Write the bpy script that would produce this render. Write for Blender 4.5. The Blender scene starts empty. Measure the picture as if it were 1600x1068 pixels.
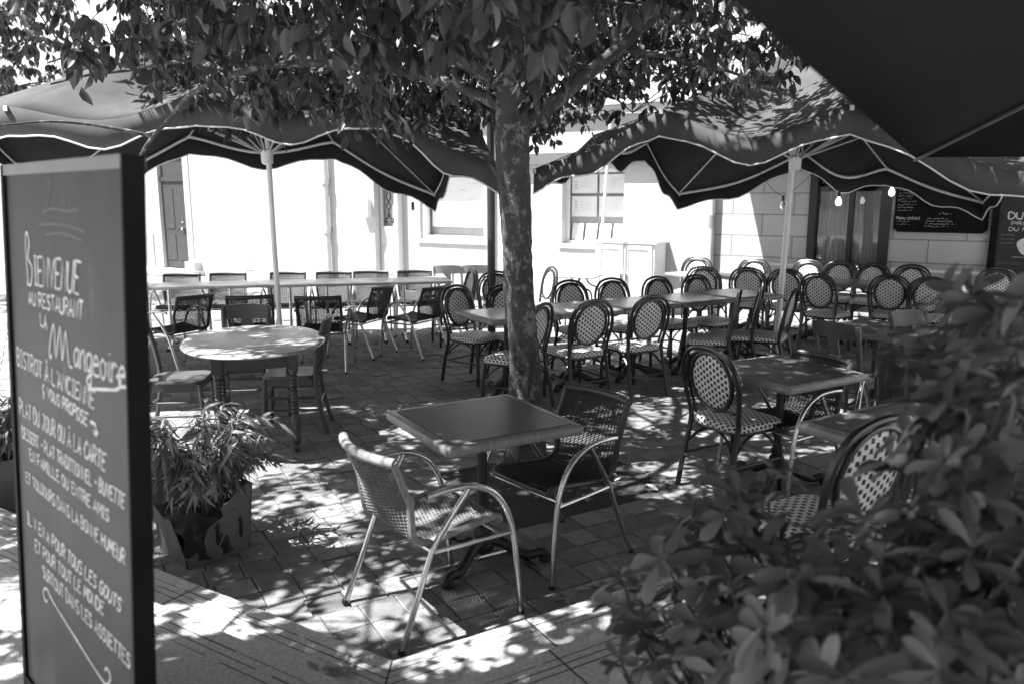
import bpy, math, random
import numpy as np
from mathutils import Vector, Matrix

S = bpy.context.scene
COL = S.collection
R = math.radians
PI = math.pi

# ------------------------------------------------------------------ camera, light, exposure
cam = bpy.data.cameras.new("camera"); co = bpy.data.objects.new("camera", cam); COL.objects.link(co)
PITCH = math.atan(229 / 1244.0)
co.location = (0, 0, 1.79)
co.rotation_euler = (PI / 2 - PITCH, 0, 0)
cam.sensor_width = 36; cam.lens = 1244 / 1600 * 36
cam.clip_start = 0.05; cam.clip_end = 500
cam.dof.use_dof = True; cam.dof.focus_distance = 5.2; cam.dof.aperture_fstop = 2.5
S.camera = co

SUN = Vector((-0.48, -0.15, 1.0)).normalized()
world = bpy.data.worlds.new("World"); S.world = world; world.use_nodes = True
wn = world.node_tree.nodes; wl = world.node_tree.links
bg = wn["Background"]
sky = wn.new("ShaderNodeTexSky"); sky.sky_type = 'NISHITA'; sky.sun_disc = False
sky.sun_elevation = math.asin(SUN.z); sky.sun_rotation = math.atan2(SUN.x, SUN.y)
bw = wn.new("ShaderNodeRGBToBW")                      # the photograph is black and white
wl.new(sky.outputs[0], bw.inputs[0]); wl.new(bw.outputs[0], bg.inputs[0])
bg.inputs[1].default_value = 0.075
sl = bpy.data.lights.new("sun", 'SUN'); so = bpy.data.objects.new("sun", sl); COL.objects.link(so)
sl.energy = 5.0; sl.angle = R(0.53); sl.color = (1, 1, 1)
so.rotation_euler = (-SUN).to_track_quat('-Z', 'Y').to_euler()
S.view_settings.view_transform = 'Standard'; S.view_settings.look = 'None'
S.view_settings.exposure = 1.95; S.view_settings.gamma = 1.0
S.cycles.max_bounces = 8; S.cycles.transparent_max_bounces = 8

# ------------------------------------------------------------------ helpers
class MB:
    """collects faces and links them as one mesh object"""
    def __init__(s): s.v = []; s.f = []; s.uv = {}
    def add(s, vs, fs, uvs=None):
        b = len(s.v); s.v += [tuple(p) for p in vs]
        for i, f in enumerate(fs):
            if uvs: s.uv[len(s.f)] = [uvs[k] for k in f]
            s.f.append(tuple(b + k for k in f))
    def box(s, c, d, M=None, uv=None):
        x, y, z = d[0] / 2, d[1] / 2, d[2] / 2
        vs = [Vector(p) for p in ((-x,-y,-z),(x,-y,-z),(x,y,-z),(-x,y,-z),(-x,-y,z),(x,-y,z),(x,y,z),(-x,y,z))]
        vs = [(M @ p if M else p) + Vector(c) for p in vs]
        s.add(vs, [(0,3,2,1),(4,5,6,7),(0,1,5,4),(1,2,6,5),(2,3,7,6),(3,0,4,7)], uv)
    def rbox(s, c, d, r, M=None, top_only=False):
        """box with rounded upright edges and softened top and bottom rims"""
        x, y, z = d[0] / 2, d[1] / 2, d[2] / 2
        def loop(ins, zz):
            rr = max(r - ins, 0.001); P = []
            for cx, cy, a0 in ((x - r, y - r, 0), (-x + r, y - r, 90), (-x + r, -y + r, 180), (x - r, -y + r, 270)):
                for k in range(5):
                    a = R(a0 + k * 22.5); P.append(Vector((cx + rr * math.cos(a), cy + rr * math.sin(a), zz)))
            return P
        e = min(r * 0.6, z * 0.7)
        rows = [loop(e, -z), loop(e * .3, -z + e * .3), loop(0, -z + e), loop(0, z - e), loop(e * .3, z - e * .3), loop(e, z)]
        n = 20; vs = [(M @ p if M else p) + Vector(c) for L in rows for p in L]; fs = []
        for i in range(5):
            for j in range(n): fs.append((i*n+j, i*n+(j+1) % n, (i+1)*n+(j+1) % n, (i+1)*n+j))
        fs.append(tuple(range(n - 1, -1, -1))); fs.append(tuple(range(5 * n, 6 * n)))
        s.add(vs, fs)
    def tube(s, pts, r, n=8, closed=False, cap=True, flat=1.0):
        P = [Vector(p) for p in pts]; m = len(P)
        rs = r if isinstance(r, (list, tuple)) else [r] * m
        T = []
        for i in range(m):
            a = P[(i - 1) % m] if (closed or i > 0) else P[0]
            b = P[(i + 1) % m] if (closed or i < m - 1) else P[-1]
            t = b - a; T.append(t.normalized() if t.length > 1e-9 else Vector((0, 0, 1)))
        up = Vector((0, 0, 1)) if abs(T[0].z) < .9 else Vector((0, 1, 0))
        N = (up - T[0] * up.dot(T[0])).normalized(); vs = []
        for i in range(m):
            N = N - T[i] * N.dot(T[i])
            N = N.normalized() if N.length > 1e-6 else T[i].orthogonal().normalized()
            B = T[i].cross(N)
            for k in range(n):
                a = 2 * PI * k / n; vs.append(P[i] + (N * math.cos(a) * flat + B * math.sin(a)) * rs[i])
        fs = []
        for i in range(m if closed else m - 1):
            j = (i + 1) % m
            for k in range(n): fs.append((i*n+k, i*n+(k+1) % n, j*n+(k+1) % n, j*n+k))
        if cap and not closed:
            fs.append(tuple(range(n - 1, -1, -1))); fs.append(tuple(range((m - 1) * n, m * n)))
        s.add(vs, fs)
    def lathe(s, prof, c=(0, 0, 0), n=16):
        c = Vector(c); vs = []; fs = []; m = len(prof)
        for (r, z) in prof:
            for k in range(n):
                a = 2 * PI * k / n; vs.append(c + Vector((r * math.cos(a), r * math.sin(a), z)))
        for i in range(m - 1):
            for k in range(n): fs.append((i*n+k, i*n+(k+1) % n, (i+1)*n+(k+1) % n, (i+1)*n+k))
        fs.append(tuple(range(n - 1, -1, -1))); fs.append(tuple(range((m - 1) * n, m * n)))
        s.add(vs, fs)
    def prism(s, poly, z0, z1):
        n = len(poly); vs = [(x, y, z0) for x, y in poly] + [(x, y, z1) for x, y in poly]
        fs = [tuple(range(n - 1, -1, -1)), tuple(range(n, 2 * n))]
        for i in range(n): fs.append((i, (i + 1) % n, n + (i + 1) % n, n + i))
        s.add(vs, fs)
    def grid(s, P, uv=None, closed=False):
        """P[i][j] points -> quads"""
        m = len(P); n = len(P[0]); vs = [p for row in P for p in row]
        uvs = [q for row in uv for q in row] if uv else None; fs = []
        for i in range(m - 1):
            for j in range(n if closed else n - 1):
                k = (j + 1) % n; fs.append((i*n+j, i*n+k, (i+1)*n+k, (i+1)*n+j))
        s.add(vs, fs, uvs)
    def build(s, name, mat, parent=None, smooth=40, solid=None, lining=None):
        me = bpy.data.meshes.new(name); me.from_pydata(s.v, [], s.f)
        if s.uv:
            ul = me.uv_layers.new(name="UVMap"); li = 0
            for fi, f in enumerate(s.f):
                q = s.uv.get(fi)
                for k in range(len(f)):
                    if q: ul.data[li].uv = q[k]
                    li += 1
        me.materials.append(mat)
        if smooth:
            me.polygons.foreach_set("use_smooth", [True] * len(me.polygons)); me.set_sharp_from_angle(angle=R(smooth))
        me.update()
        o = bpy.data.objects.new(name, me); COL.objects.link(o)
        if parent: o.parent = parent
        if solid:
            md = o.modifiers.new("thickness", 'SOLIDIFY'); md.thickness = solid; md.offset = 0
            if lining: me.materials.append(lining); md.material_offset = 1; md.material_offset_rim = 0
        return o

def tag(o, label, cat, group=None, kind=None):
    o["label"] = label; o["category"] = cat
    if group: o["group"] = group
    if kind: o["kind"] = kind
    return o
def thing(name, label, cat, loc=(0, 0, 0), rz=0, group=None):
    o = bpy.data.objects.new(name, None); COL.objects.link(o); o.empty_display_size = .1
    o.location = loc; o.rotation_euler = (0, 0, rz); return tag(o, label, cat, group)
def struct(o): o["kind"] = "structure"; return o
def copy_tree(o, parent=None):
    c = o.copy(); COL.objects.link(c)
    if parent: c.parent = parent
    for ch in list(o.children): copy_tree(ch, c)
    return c
def lerp(a, b, t): return a + (b - a) * t
def smoothpath(pts, n=6):
    """Catmull-Rom through the points"""
    P = [Vector(p) for p in pts]; out = []
    for i in range(len(P) - 1):
        p0 = P[i - 1] if i else P[0] * 2 - P[1]; p1 = P[i]; p2 = P[i + 1]; p3 = P[i + 2] if i + 2 < len(P) else P[-1] * 2 - P[-2]
        for k in range(n):
            t = k / n
            out.append(.5 * ((2 * p1) + (p2 - p0) * t + (2 * p0 - 5 * p1 + 4 * p2 - p3) * t * t + (3 * p1 - p0 - 3 * p2 + p3) * t ** 3))
    out.append(P[-1]); return out

# ------------------------------------------------------------------ materials (all neutral: a black and white photograph)
def mat(name, v, rough=.6, metal=0., var=.25, scale=8., bump=.0, bscale=60., spec=.5, island=0., stretch=None, coat=0.):
    m = bpy.data.materials.new(name); m.use_nodes = True
    nt = m.node_tree; N = nt.nodes; L = nt.links; b = N["Principled BSDF"]
    b.inputs["Roughness"].default_value = rough; b.inputs["Metallic"].default_value = metal
    b.inputs["Specular IOR Level"].default_value = spec
    if coat: b.inputs["Coat Weight"].default_value = coat
    tc = N.new("ShaderNodeTexCoord"); mp = N.new("ShaderNodeMapping"); L.new(tc.outputs["Object"], mp.inputs[0])
    if stretch: mp.inputs["Scale"].default_value = stretch
    nz = N.new("ShaderNodeTexNoise"); nz.inputs["Scale"].default_value = scale; nz.inputs["Detail"].default_value = 6; nz.inputs["Roughness"].default_value = .65
    L.new(mp.outputs[0], nz.inputs["Vector"])
    mr = N.new("ShaderNodeMapRange"); L.new(nz.outputs["Fac"], mr.inputs["Value"])
    mr.inputs["From Min"].default_value = .25; mr.inputs["From Max"].default_value = .75
    mr.inputs["To Min"].default_value = v * (1 - var); mr.inputs["To Max"].default_value = v * (1 + var)
    out = mr.outputs[0]
    if island:
        g = N.new("ShaderNodeNewGeometry"); m2 = N.new("ShaderNodeMapRange"); L.new(g.outputs["Random Per Island"], m2.inputs["Value"])
        m2.inputs["To Min"].default_value = 1 - island; m2.inputs["To Max"].default_value = 1 + island
        mu = N.new("ShaderNodeMath"); mu.operation = 'MULTIPLY'; L.new(out, mu.inputs[0]); L.new(m2.outputs[0], mu.inputs[1]); out = mu.outputs[0]
    cc = N.new("ShaderNodeCombineColor")
    for i in range(3): L.new(out, cc.inputs[i])
    L.new(cc.outputs[0], b.inputs["Base Color"])
    if bump:
        n2 = N.new("ShaderNodeTexNoise"); n2.inputs["Scale"].default_value = bscale; n2.inputs["Detail"].default_value = 4
        L.new(mp.outputs[0], n2.inputs["Vector"])
        bp = N.new("ShaderNodeBump"); bp.inputs["Strength"].default_value = bump; bp.inputs["Distance"].default_value = .01
        L.new(n2.outputs["Fac"], bp.inputs["Height"]); L.new(bp.outputs[0], b.inputs["Normal"])
    m["col"] = 1
    return m

def leafmat(name, v, trans=.35, rough=.4, island=.45):
    m = mat(name, v, rough, var=.2, scale=5, island=island)
    nt = m.node_tree; N = nt.nodes; L = nt.links; b = N["Principled BSDF"]; out = N["Material Output"]
    tr = N.new("ShaderNodeBsdfTranslucent"); mx = N.new("ShaderNodeMixShader"); mx.inputs[0].default_value = trans
    L.new(b.inputs["Base Color"].links[0].from_socket, tr.inputs[0])
    L.new(b.outputs[0], mx.inputs[1]); L.new(tr.outputs[0], mx.inputs[2]); L.new(mx.outputs[0], out.inputs[0]); return m

def weavemat(name, light, dark, pu=.0205, pv=.028, hole=.25, rough=.45):
    """light plastic cane with staggered dark squares, laid out in the panel's own UV metres"""
    m = bpy.data.materials.new(name); m.use_nodes = True
    nt = m.node_tree; N = nt.nodes; L = nt.links; b = N["Principled BSDF"]; b.inputs["Roughness"].default_value = rough
    uv = N.new("ShaderNodeUVMap"); sp = N.new("ShaderNodeSeparateXYZ"); L.new(uv.outputs[0], sp.inputs[0])
    def M(op, a, bb=None):
        n = N.new("ShaderNodeMath"); n.operation = op
        for i, q in enumerate((a, bb)):
            if q is None: continue
            if isinstance(q, (int, float)): n.inputs[i].default_value = q
            else: L.new(q, n.inputs[i])
        return n.outputs[0]
    x = M('DIVIDE', sp.outputs[0], pu); c = M('FLOOR', x); half = M('MULTIPLY', M('FLOORED_MODULO', c, 2.), .5)
    y = M('ADD', M('DIVIDE', sp.outputs[1], pv), half)
    fx = M('ABSOLUTE', M('SUBTRACT', M('FRACT', x), .5)); fy = M('ABSOLUTE', M('SUBTRACT', M('FRACT', y), .5))
    d = M('LESS_THAN', M('MAXIMUM', M('MULTIPLY', fx, .8), fy), hole)
    nz = N.new("ShaderNodeTexNoise"); nz.inputs["Scale"].default_value = 9; nz.inputs["Detail"].default_value = 4
    tc = N.new("ShaderNodeTexCoord"); L.new(tc.outputs["Object"], nz.inputs["Vector"])
    lt = M('MULTIPLY', M('ADD', M('MULTIPLY', nz.outputs["Fac"], .5), .75), light)
    val = M('ADD', M('MULTIPLY', lt, M('SUBTRACT', 1., d)), M('MULTIPLY', d, dark))
    cc = N.new("ShaderNodeCombineColor")
    for i in range(3): L.new(val, cc.inputs[i])
    L.new(cc.outputs[0], b.inputs["Base Color"])
    bp = N.new("ShaderNodeBump"); bp.inputs["Distance"].default_value = .003; bp.inputs["Strength"].default_value = .6
    L.new(M('SUBTRACT', 1., d), bp.inputs["Height"]); L.new(bp.outputs[0], b.inputs["Normal"]); return m

def stonemat(name, v, mortar, bw_, bh, ms, off=.5, var=.08):
    m = bpy.data.materials.new(name); m.use_nodes = True
    nt = m.node_tree; N = nt.nodes; L = nt.links; b = N["Principled BSDF"]; b.inputs["Roughness"].default_value = .85
    uv = N.new("ShaderNodeUVMap"); br = N.new("ShaderNodeTexBrick"); L.new(uv.outputs[0], br.inputs[0])
    br.inputs["Scale"].default_value = 1; br.inputs["Brick Width"].default_value = bw_; br.inputs["Row Height"].default_value = bh
    br.inputs["Mortar Size"].default_value = ms; br.offset = off; br.inputs["Mortar Smooth"].default_value = .2
    br.inputs["Color1"].default_value = (v, v, v, 1); br.inputs["Color2"].default_value = (v * (1 - var),) * 3 + (1,); br.inputs["Mortar"].default_value = (mortar,) * 3 + (1,)
    nz = N.new("ShaderNodeTexNoise"); nz.inputs["Scale"].default_value = 3.5; nz.inputs["Detail"].default_value = 8; nz.inputs["Roughness"].default_value = .7
    L.new(uv.outputs[0], nz.inputs["Vector"])
    mr = N.new("ShaderNodeMapRange"); mr.inputs["To Min"].default_value = .72; mr.inputs["To Max"].default_value = 1.18; L.new(nz.outputs["Fac"], mr.inputs["Value"])
    mx = N.new("ShaderNodeVectorMath"); mx.operation = 'SCALE'; L.new(br.outputs["Color"], mx.inputs[0]); L.new(mr.outputs[0], mx.inputs["Scale"])
    L.new(mx.outputs[0], b.inputs["Base Color"])
    n2 = N.new("ShaderNodeTexNoise"); n2.inputs["Scale"].default_value = 60; L.new(uv.outputs[0], n2.inputs["Vector"])
    ad = N.new("ShaderNodeMath"); ad.operation = 'MULTIPLY_ADD'; L.new(n2.outputs["Fac"], ad.inputs[0]); ad.inputs[1].default_value = .25
    iv = N.new("ShaderNodeMath"); iv.operation = 'SUBTRACT'; iv.inputs[0].default_value = 1; L.new(br.outputs["Fac"], iv.inputs[1]); L.new(iv.outputs[0], ad.inputs[2])
    bp = N.new("ShaderNodeBump"); bp.inputs["Distance"].default_value = .008; bp.inputs["Strength"].default_value = .6; L.new(ad.outputs[0], bp.inputs["Height"]); L.new(bp.outputs[0], b.inputs["Normal"])
    return m

M_ = {}
M_['paver'] = mat('paver', .185, .85, var=.35, scale=14, bump=.8, bscale=110, island=.3)
M_['joint'] = mat('joint_dirt', .035, .95, var=.4, scale=20, bump=.5)
M_['step'] = mat('step_stone', .6, .9, var=.4, scale=70, bump=.9, bscale=200, spec=.2)
M_['groove'] = mat('groove_dirt', .06, .95, var=.5, scale=12)
M_['street'] = mat('street', .26, .9, var=.15, scale=6, bump=.3)
M_['soil'] = mat('soil', .05, .95, var=.6, scale=25, bump=1., bscale=40)
M_['rattan'] = mat('dark_rattan', .022, .28, var=.4, scale=30, spec=.6)
M_['cane'] = weavemat('cane_weave', .72, .02, .027, .038, .26)
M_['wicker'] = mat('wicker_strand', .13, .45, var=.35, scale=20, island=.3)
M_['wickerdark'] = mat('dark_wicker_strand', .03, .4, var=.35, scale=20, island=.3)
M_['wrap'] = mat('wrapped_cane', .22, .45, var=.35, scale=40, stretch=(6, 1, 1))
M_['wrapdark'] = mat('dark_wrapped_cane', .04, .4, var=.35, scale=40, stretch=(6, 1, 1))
M_['alu'] = mat('brushed_aluminium', .62, .27, metal=1., var=.12, scale=40)
M_['iron'] = mat('cast_iron', .018, .5, var=.5, scale=20, bump=.3)
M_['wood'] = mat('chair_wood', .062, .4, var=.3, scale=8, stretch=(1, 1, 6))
M_['palewood'] = mat('bleached_wood', .5, .5, var=.2, scale=8, stretch=(1, 1, 6))  # same chair wood in a paler tone
M_['darkwood'] = mat('dark_turned_wood', .05, .35, var=.4, scale=10, stretch=(1, 1, 5))
M_['oak'] = mat('oak_table_top', .26, .32, var=.2, scale=6, stretch=(1, 9, 1))
M_['rim'] = mat('table_rim_wood', .2, .38, var=.28, scale=7, stretch=(9, 1, 1))
M_['inlay'] = mat('table_inlay', .065, .38, var=.12, scale=10, bump=.05)
M_['laminate'] = mat('laminate_top', .55, .25, var=.12, scale=5)
M_['canvas'] = mat('parasol_canvas', .075, .9, var=.3, scale=2.5, bump=.3, bscale=7, spec=.15)
M_['lining'] = mat('dark_parasol_lining', .025, .95, var=.25, scale=3, spec=.1, bump=.2, bscale=6)  # canvas darkened for the underside: shade put into the colour
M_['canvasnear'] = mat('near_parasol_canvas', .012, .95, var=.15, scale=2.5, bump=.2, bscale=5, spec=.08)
M_['piping'] = mat('white_piping', .62, .7, var=.1)
M_['polemetal'] = mat('white_pole', .8, .3, var=.1)
M_['ribwood'] = mat('rib_wood', .45, .5, var=.2, scale=10)
M_['ribgrey'] = mat('grey_rib_tube', .16, .5, var=.15)
M_['darkpost'] = mat('dark_painted_post', .03, .35, var=.3)
def barkmat():
    m = mat('bark', .05, .92, var=.5, scale=9, bump=1., bscale=26, stretch=(1, 1, .5)); nt = m.node_tree; N = nt.nodes; L = nt.links; b = N["Principled BSDF"]
    base = b.inputs["Base Color"].links[0].from_socket; tc = N.new("ShaderNodeTexCoord")
    n1 = N.new("ShaderNodeTexNoise"); n1.inputs["Scale"].default_value = 17; n1.inputs["Detail"].default_value = 7; n1.inputs["Roughness"].default_value = .7; L.new(tc.outputs["Object"], n1.inputs["Vector"])
    r1 = N.new("ShaderNodeMapRange"); r1.inputs["From Min"].default_value = .53; r1.inputs["From Max"].default_value = .6; L.new(n1.outputs["Fac"], r1.inputs["Value"])
    mx = N.new("ShaderNodeMix"); mx.data_type = 'RGBA'; L.new(r1.outputs[0], mx.inputs[0]); L.new(base, mx.inputs[6]); mx.inputs[7].default_value = (.17, .17, .17, 1)   # lichen
    L.new(mx.outputs[2], b.inputs["Base Color"]); return m
M_['bark'] = barkmat()
M_['leaf'] = leafmat('tree_leaf', .07, .42, .38, .65)
M_['bamboo'] = leafmat('bamboo_leaf', .17, .25, .45)
M_['shrub'] = leafmat('shrub_leaf', .125, .18, .33, .55)
M_['stem'] = mat('stem', .07, .8, var=.4)
M_['render'] = stonemat('white_render', .5, .47, 3., 1.4, .003)
M_['stone'] = stonemat('ashlar', .46, .20, .86, .303, .008)
M_['paint'] = mat('white_paint', .7, .5, var=.08, scale=3)
M_['door'] = mat('door_paint', .13, .5, var=.15, scale=6, stretch=(3, 1, 1))
M_['olddoor'] = mat('old_door_paint', .055, .6, var=.25, scale=6, stretch=(3, 1, 1), spec=.2)
M_['greydoor'] = mat('grey_door_paint', .36, .5, var=.1)
M_['shopdark'] = mat('shop_paint', .02, .4, var=.3)
M_['pale'] = mat('pale_sill', .5, .8, var=.15)
M_['void'] = mat('dark_room', .015, .8)
M_['curtain'] = mat('net_curtain', .7, .9, var=.25, scale=5, stretch=(12, 12, .6))
M_['slate'] = mat('chalkboard_slate', .025, .6, var=.55, scale=2.6, bump=.05, spec=.3, stretch=(1.5, 1.5, .6))
M_['chalk'] = mat('chalk', .52, .95, var=.35, scale=60)
M_['oldchalk'] = mat('rubbed_chalk', .11, .95, var=.25, scale=60)
M_['blackframe'] = mat('black_frame', .006, .7, var=.4, spec=.1)
M_['paper'] = mat('paper', .72, .8, var=.06)
M_['ink'] = mat('ink', .12, .8)
M_['lettering'] = mat('sign_lettering', .3, .8)
M_['plastic'] = mat('planter_plastic', .15, .5, var=.25, scale=7)
M_['liner'] = mat('planter_liner', .025, .35, var=.4)
M_['rubber'] = mat('rubber', .015, .6)
M_['litter'] = mat('dead_leaf', .28, .7, var=.4, scale=20, island=.3)
M_['awning'] = mat('pale_awning', .62, .8, var=.06)
M_['greyawning'] = mat('grey_awning', .12, .8, var=.1)
gm = bpy.data.materials.new('window_glass'); gm.use_nodes = True; gb = gm.node_tree.nodes["Principled BSDF"]
gb.inputs["Transmission Weight"].default_value = 1; gb.inputs["Roughness"].default_value = .02; gb.inputs["IOR"].default_value = 1.45; M_['glass'] = gm
lm = bpy.data.materials.new('lit_bulb'); lm.use_nodes = True; lb = lm.node_tree.nodes["Principled BSDF"]
lb.inputs["Emission Color"].default_value = (1, 1, 1, 1); lb.inputs["Emission Strength"].default_value = 3; M_['lit'] = lm

# ------------------------------------------------------------------ a hand-drawn stroke alphabet (chalk)
G = {'A': [[(0,0),(2,6),(4,0)],[(1,2),(3.1,2)]], 'B': [[(0,0),(0,6),(2.4,5.9),(3.4,4.8),(2.3,3.3),(0,3.2)],[(2.3,3.3),(4,1.8),(2.8,.1),(0,0)]],
 'C': [[(4,5),(2.6,6),(.8,5.2),(0,3),(.8,.8),(2.6,0),(4,1)]], 'D': [[(0,0),(0,6),(2.2,5.8),(4,4),(4,2),(2.2,.1),(0,0)]],
 'E': [[(4,6),(.2,6),(0,0),(4,.1)],[(0,3.1),(3,3.2)]], 'F': [[(4,6),(0,6),(0,0)],[(0,3),(3,3)]],
 'G': [[(4,5),(2.6,6),(.8,5.2),(0,3),(.8,.8),(2.6,0),(4,1),(4,2.8),(2.4,2.8)]], 'H': [[(0,0),(0,6)],[(4,0),(4,6)],[(0,3),(4,3.2)]],
 'I': [[(2,0),(2,6)],[(1,6),(3,6)],[(1,0),(3,0)]], 'J': [[(1.4,6),(4,6)],[(3,6),(3,1.4),(2,0),(.6,.6),(.2,1.6)]], 'L': [[(0,6),(0,0),(3.6,.1)]],
 'M': [[(0,0),(.4,6),(2.2,2),(4,6),(4.5,0)]], 'N': [[(0,0),(.2,6),(3.8,0),(4,6)]], 'O': [[(2,6),(.5,5),(0,3),(.5,1),(2,0),(3.5,1),(4,3),(3.5,5),(2,6)]],
 'P': [[(0,0),(0,6),(2.6,5.9),(4,4.6),(2.6,3),(0,2.9)]], 'R': [[(0,0),(0,6),(2.6,5.9),(3.8,4.6),(2.4,3.1),(0,3)],[(1.6,3),(4,0)]],
 'S': [[(3.8,5.2),(2.2,6),(.4,5),(1,3.5),(3,2.7),(3.8,1.2),(2,0),(.1,.8)]], 'T': [[(0,6),(4,6)],[(2,6),(2,0)]],
 'U': [[(0,6),(.1,1.4),(1.6,0),(3.4,.8),(4,6)]], 'V': [[(0,6),(2,0),(4,6)]], 'Y': [[(0,6),(2,3),(4,6)],[(2,3),(2,0)]],
 "'": [[(1.2,6.2),(.9,4.9)]], '-': [[(.6,3),(3.2,3)]], '!': [[(2,6.6),(1.6,1.6)],[(1.5,.3),(1.5,0)]], ' ': [],
 'a': [[(3,3.6),(1.4,4),(.1,2.4),(.6,.4),(2,.3),(3,2.2)],[(3,4),(3,.8),(3.8,0)]], 'n': [[(0,4),(.2,0)],[(.2,2.4),(1.6,4),(2.8,3.2),(2.9,.6),(3.8,0)]],
 'g': [[(3,3.6),(1.4,4),(.1,2.6),(.8,.6),(2.2,.6),(3,2.4)],[(3,4),(3,-1.6),(1.8,-2.6),(.4,-2),(1,-1),(3.8,.4)]],
 'e': [[(.3,2),(2.9,2.4),(2.2,3.9),(.8,3.6),(.1,1.8),(1,.2),(3.8,.4)]], 'o': [[(1.6,4),(.2,2.6),(.6,.5),(2,0),(3.2,1.6),(2.6,3.6),(1.6,4),(3.8,3)]],
 'i': [[(1,4),(1,.6),(2,0)],[(1.1,5.6),(1.2,5.3)]], 'r': [[(.2,4),(.4,0)],[(.4,2.6),(1.6,4),(3,3.6)]], 'u': [[(0,4),(.2,.8),(1.6,0),(2.8,1.2)],[(3,4),(3,.6),(3.8,0)]],
 'f': [[(3.2,5.8),(2,6),(1.4,4.6),(1.2,-1)],[(.2,3.4),(2.8,3.5)]], 't': [[(1.4,5.6),(1.3,.8),(2.6,0)],[(.2,3.9),(2.8,4)]], 's': [[(2.8,3.6),(1,4),(.6,2.8),(2.6,1.6),(2,.2),(.2,.4)]],
 'l': [[(1,6.2),(1,.6),(2,0)]], 'd': [[(3,3.4),(1.4,4),(.1,2.4),(.8,.3),(2.4,.4),(3,2)],[(3,6.2),(3.1,0)]], 'p': [[(.2,4),(.3,-2.4)],[(.2,3),(1.8,4),(3.1,2.4),(2,.2),(.4,.8)]],
 'm': [[(0,4),(.1,0)],[(.1,2.8),(1.2,4),(1.9,3),(1.9,0)],[(1.9,2.8),(3.1,4),(3.8,3),(3.9,0)]], '/': [[(.4,0),(3.4,6)]]}
rt = random.Random(5)
def text_strokes(t, quad, jit=.12, desc=0.):
    """strokes of the text fitted in a quad (bottom-left, bottom-right, top-right, top-left) of board metres"""
    adv = 0; raw = []
    for ch in t:
        if ch in 'ÀÉ':
            base = {'À': 'A', 'É': 'E'}[ch]; st = [list(q) for q in G[base]] + [[(1, 7.8), (2.2, 6.9)] if ch == 'À' else [(1.6, 6.8), (2.8, 7.8)]]
        else: st = G[ch]
        w = {' ': 3., 'I': 3.6, "'": 2., '-': 4., 'i': 2.4, 'l': 2.4, '!': 3}.get(ch, 5.1)
        dx = .7 if ch == 'I' else 0
        for q in st: raw.append([(adv + x - dx + rt.uniform(-jit, jit), y + rt.uniform(-jit, jit) * 1.5) for x, y in q])
        adv += w if ch not in 'abdefgnoprstum' else 4.1
    W = adv - 1.1; bl, br, tr, tl = [Vector((a, b, 0)) for a, b in quad]; out = []
    for q in raw:
        P = []
        for x, y in q:
            u = x / W; v = y / 6; a = bl.lerp(br, u); c = tl.lerp(tr, u); P.append(a.lerp(c, v) if 0 <= v <= 1 else a + (c - a) * v)
        out.append(P)
    return out
def ribbon(mb, P, w, place, smooth=True):
    """a flat stroke of width w; place maps board coordinates to space"""
    if smooth and len(P) > 2: P = smoothpath(P, 4)
    L = []; Rr = []
    for i, p in enumerate(P):
        a = P[max(i - 1, 0)]; b = P[min(i + 1, len(P) - 1)]; t = (b - a)
        t = t.normalized() if t.length > 1e-9 else Vector((1, 0, 0)); nrm = Vector((-t.y, t.x, 0))
        ww = w * rt.uniform(.6, 1.) / 2
        L.append(place(p + nrm * ww)); Rr.append(place(p - nrm * ww))
    mb.grid([L, Rr])

# ------------------------------------------------------------------ the ground: pavers, steps, street
U = Vector((.508, -.862, 0)); V = Vector((.862, .508, 0))            # the two directions of the paving
def uv2(u, v, z=0., o=(0.09, 5.05)): return Vector((o[0] + U.x * u + V.x * v, o[1] + U.y * u + V.y * v, z))
C1 = Vector((-.43, 2.62, 0)); C2 = Vector((-.36, 2.16, 0)); DL = Vector((-.851, .525, 0)); DR = Vector((.861, .509, 0))
nL = Vector((-.525, -.851, 0)); nR = Vector((.509, -.861, 0))
g = MB(); g.add([(-150, -60, -.02), (150, -60, -.02), (150, 300, -.02), (-150, 300, -.02)], [(0, 1, 2, 3)]); struct(g.build('street', M_['street'], smooth=0))
g = MB(); g.add([(-9, 1, -.012), (9, 1, -.012), (9, 11.6, -.012), (-9, 11.6, -.012)], [(0, 1, 2, 3)]); terrace = struct(g.build('terrace_bed', M_['joint'], smooth=0))
rp = random.Random(11); g = MB(); PW = .172
for i in range(-62, 62):
    for j in range(-62, 62):
        c = uv2(i * PW + .02, j * PW + .05 + (.012 if i % 3 else -.01))
        if not (-7.5 < c.x < 7.8 and c.y < 11.45): continue
        if (c - C1).dot(nL) > -.05 or (c - C1).dot(nR) > -.05: continue
        if -.22 < i * PW + .02 < .74 and -.62 < j * PW < .62: continue
        h = PW / 2 - rp.uniform(.0012, .0032); b = .0045; z = rp.uniform(-.003, .003)
        tx = rp.uniform(-.006, .006); ty = rp.uniform(-.006, .006); rot = rp.uniform(-.012, .012)
        if rp.random() < .012: z -= .008
        vs = []
        for hh, zz in ((h - b, z), (h, z - b), (h, -.03)):
            for su, sv in ((-1, -1), (1, -1), (1, 1), (-1, 1)):
                a = su * hh + rot * sv * hh; bb = sv * hh - rot * su * hh
                p = c + U * a + V * bb; vs.append((p.x, p.y, zz + (tx * a + ty * bb if zz > -.02 else 0)))
        fs = [(3, 2, 1, 0)]
        for k in range(4): fs += [(k, (k+1) % 4, 4+(k+1) % 4, 4+k), (4+k, 4+(k+1) % 4, 8+(k+1) % 4, 8+k)]
        g.add(vs, fs)
struct(g.build('terrace_paving', M_['paver'], smooth=30))
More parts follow.
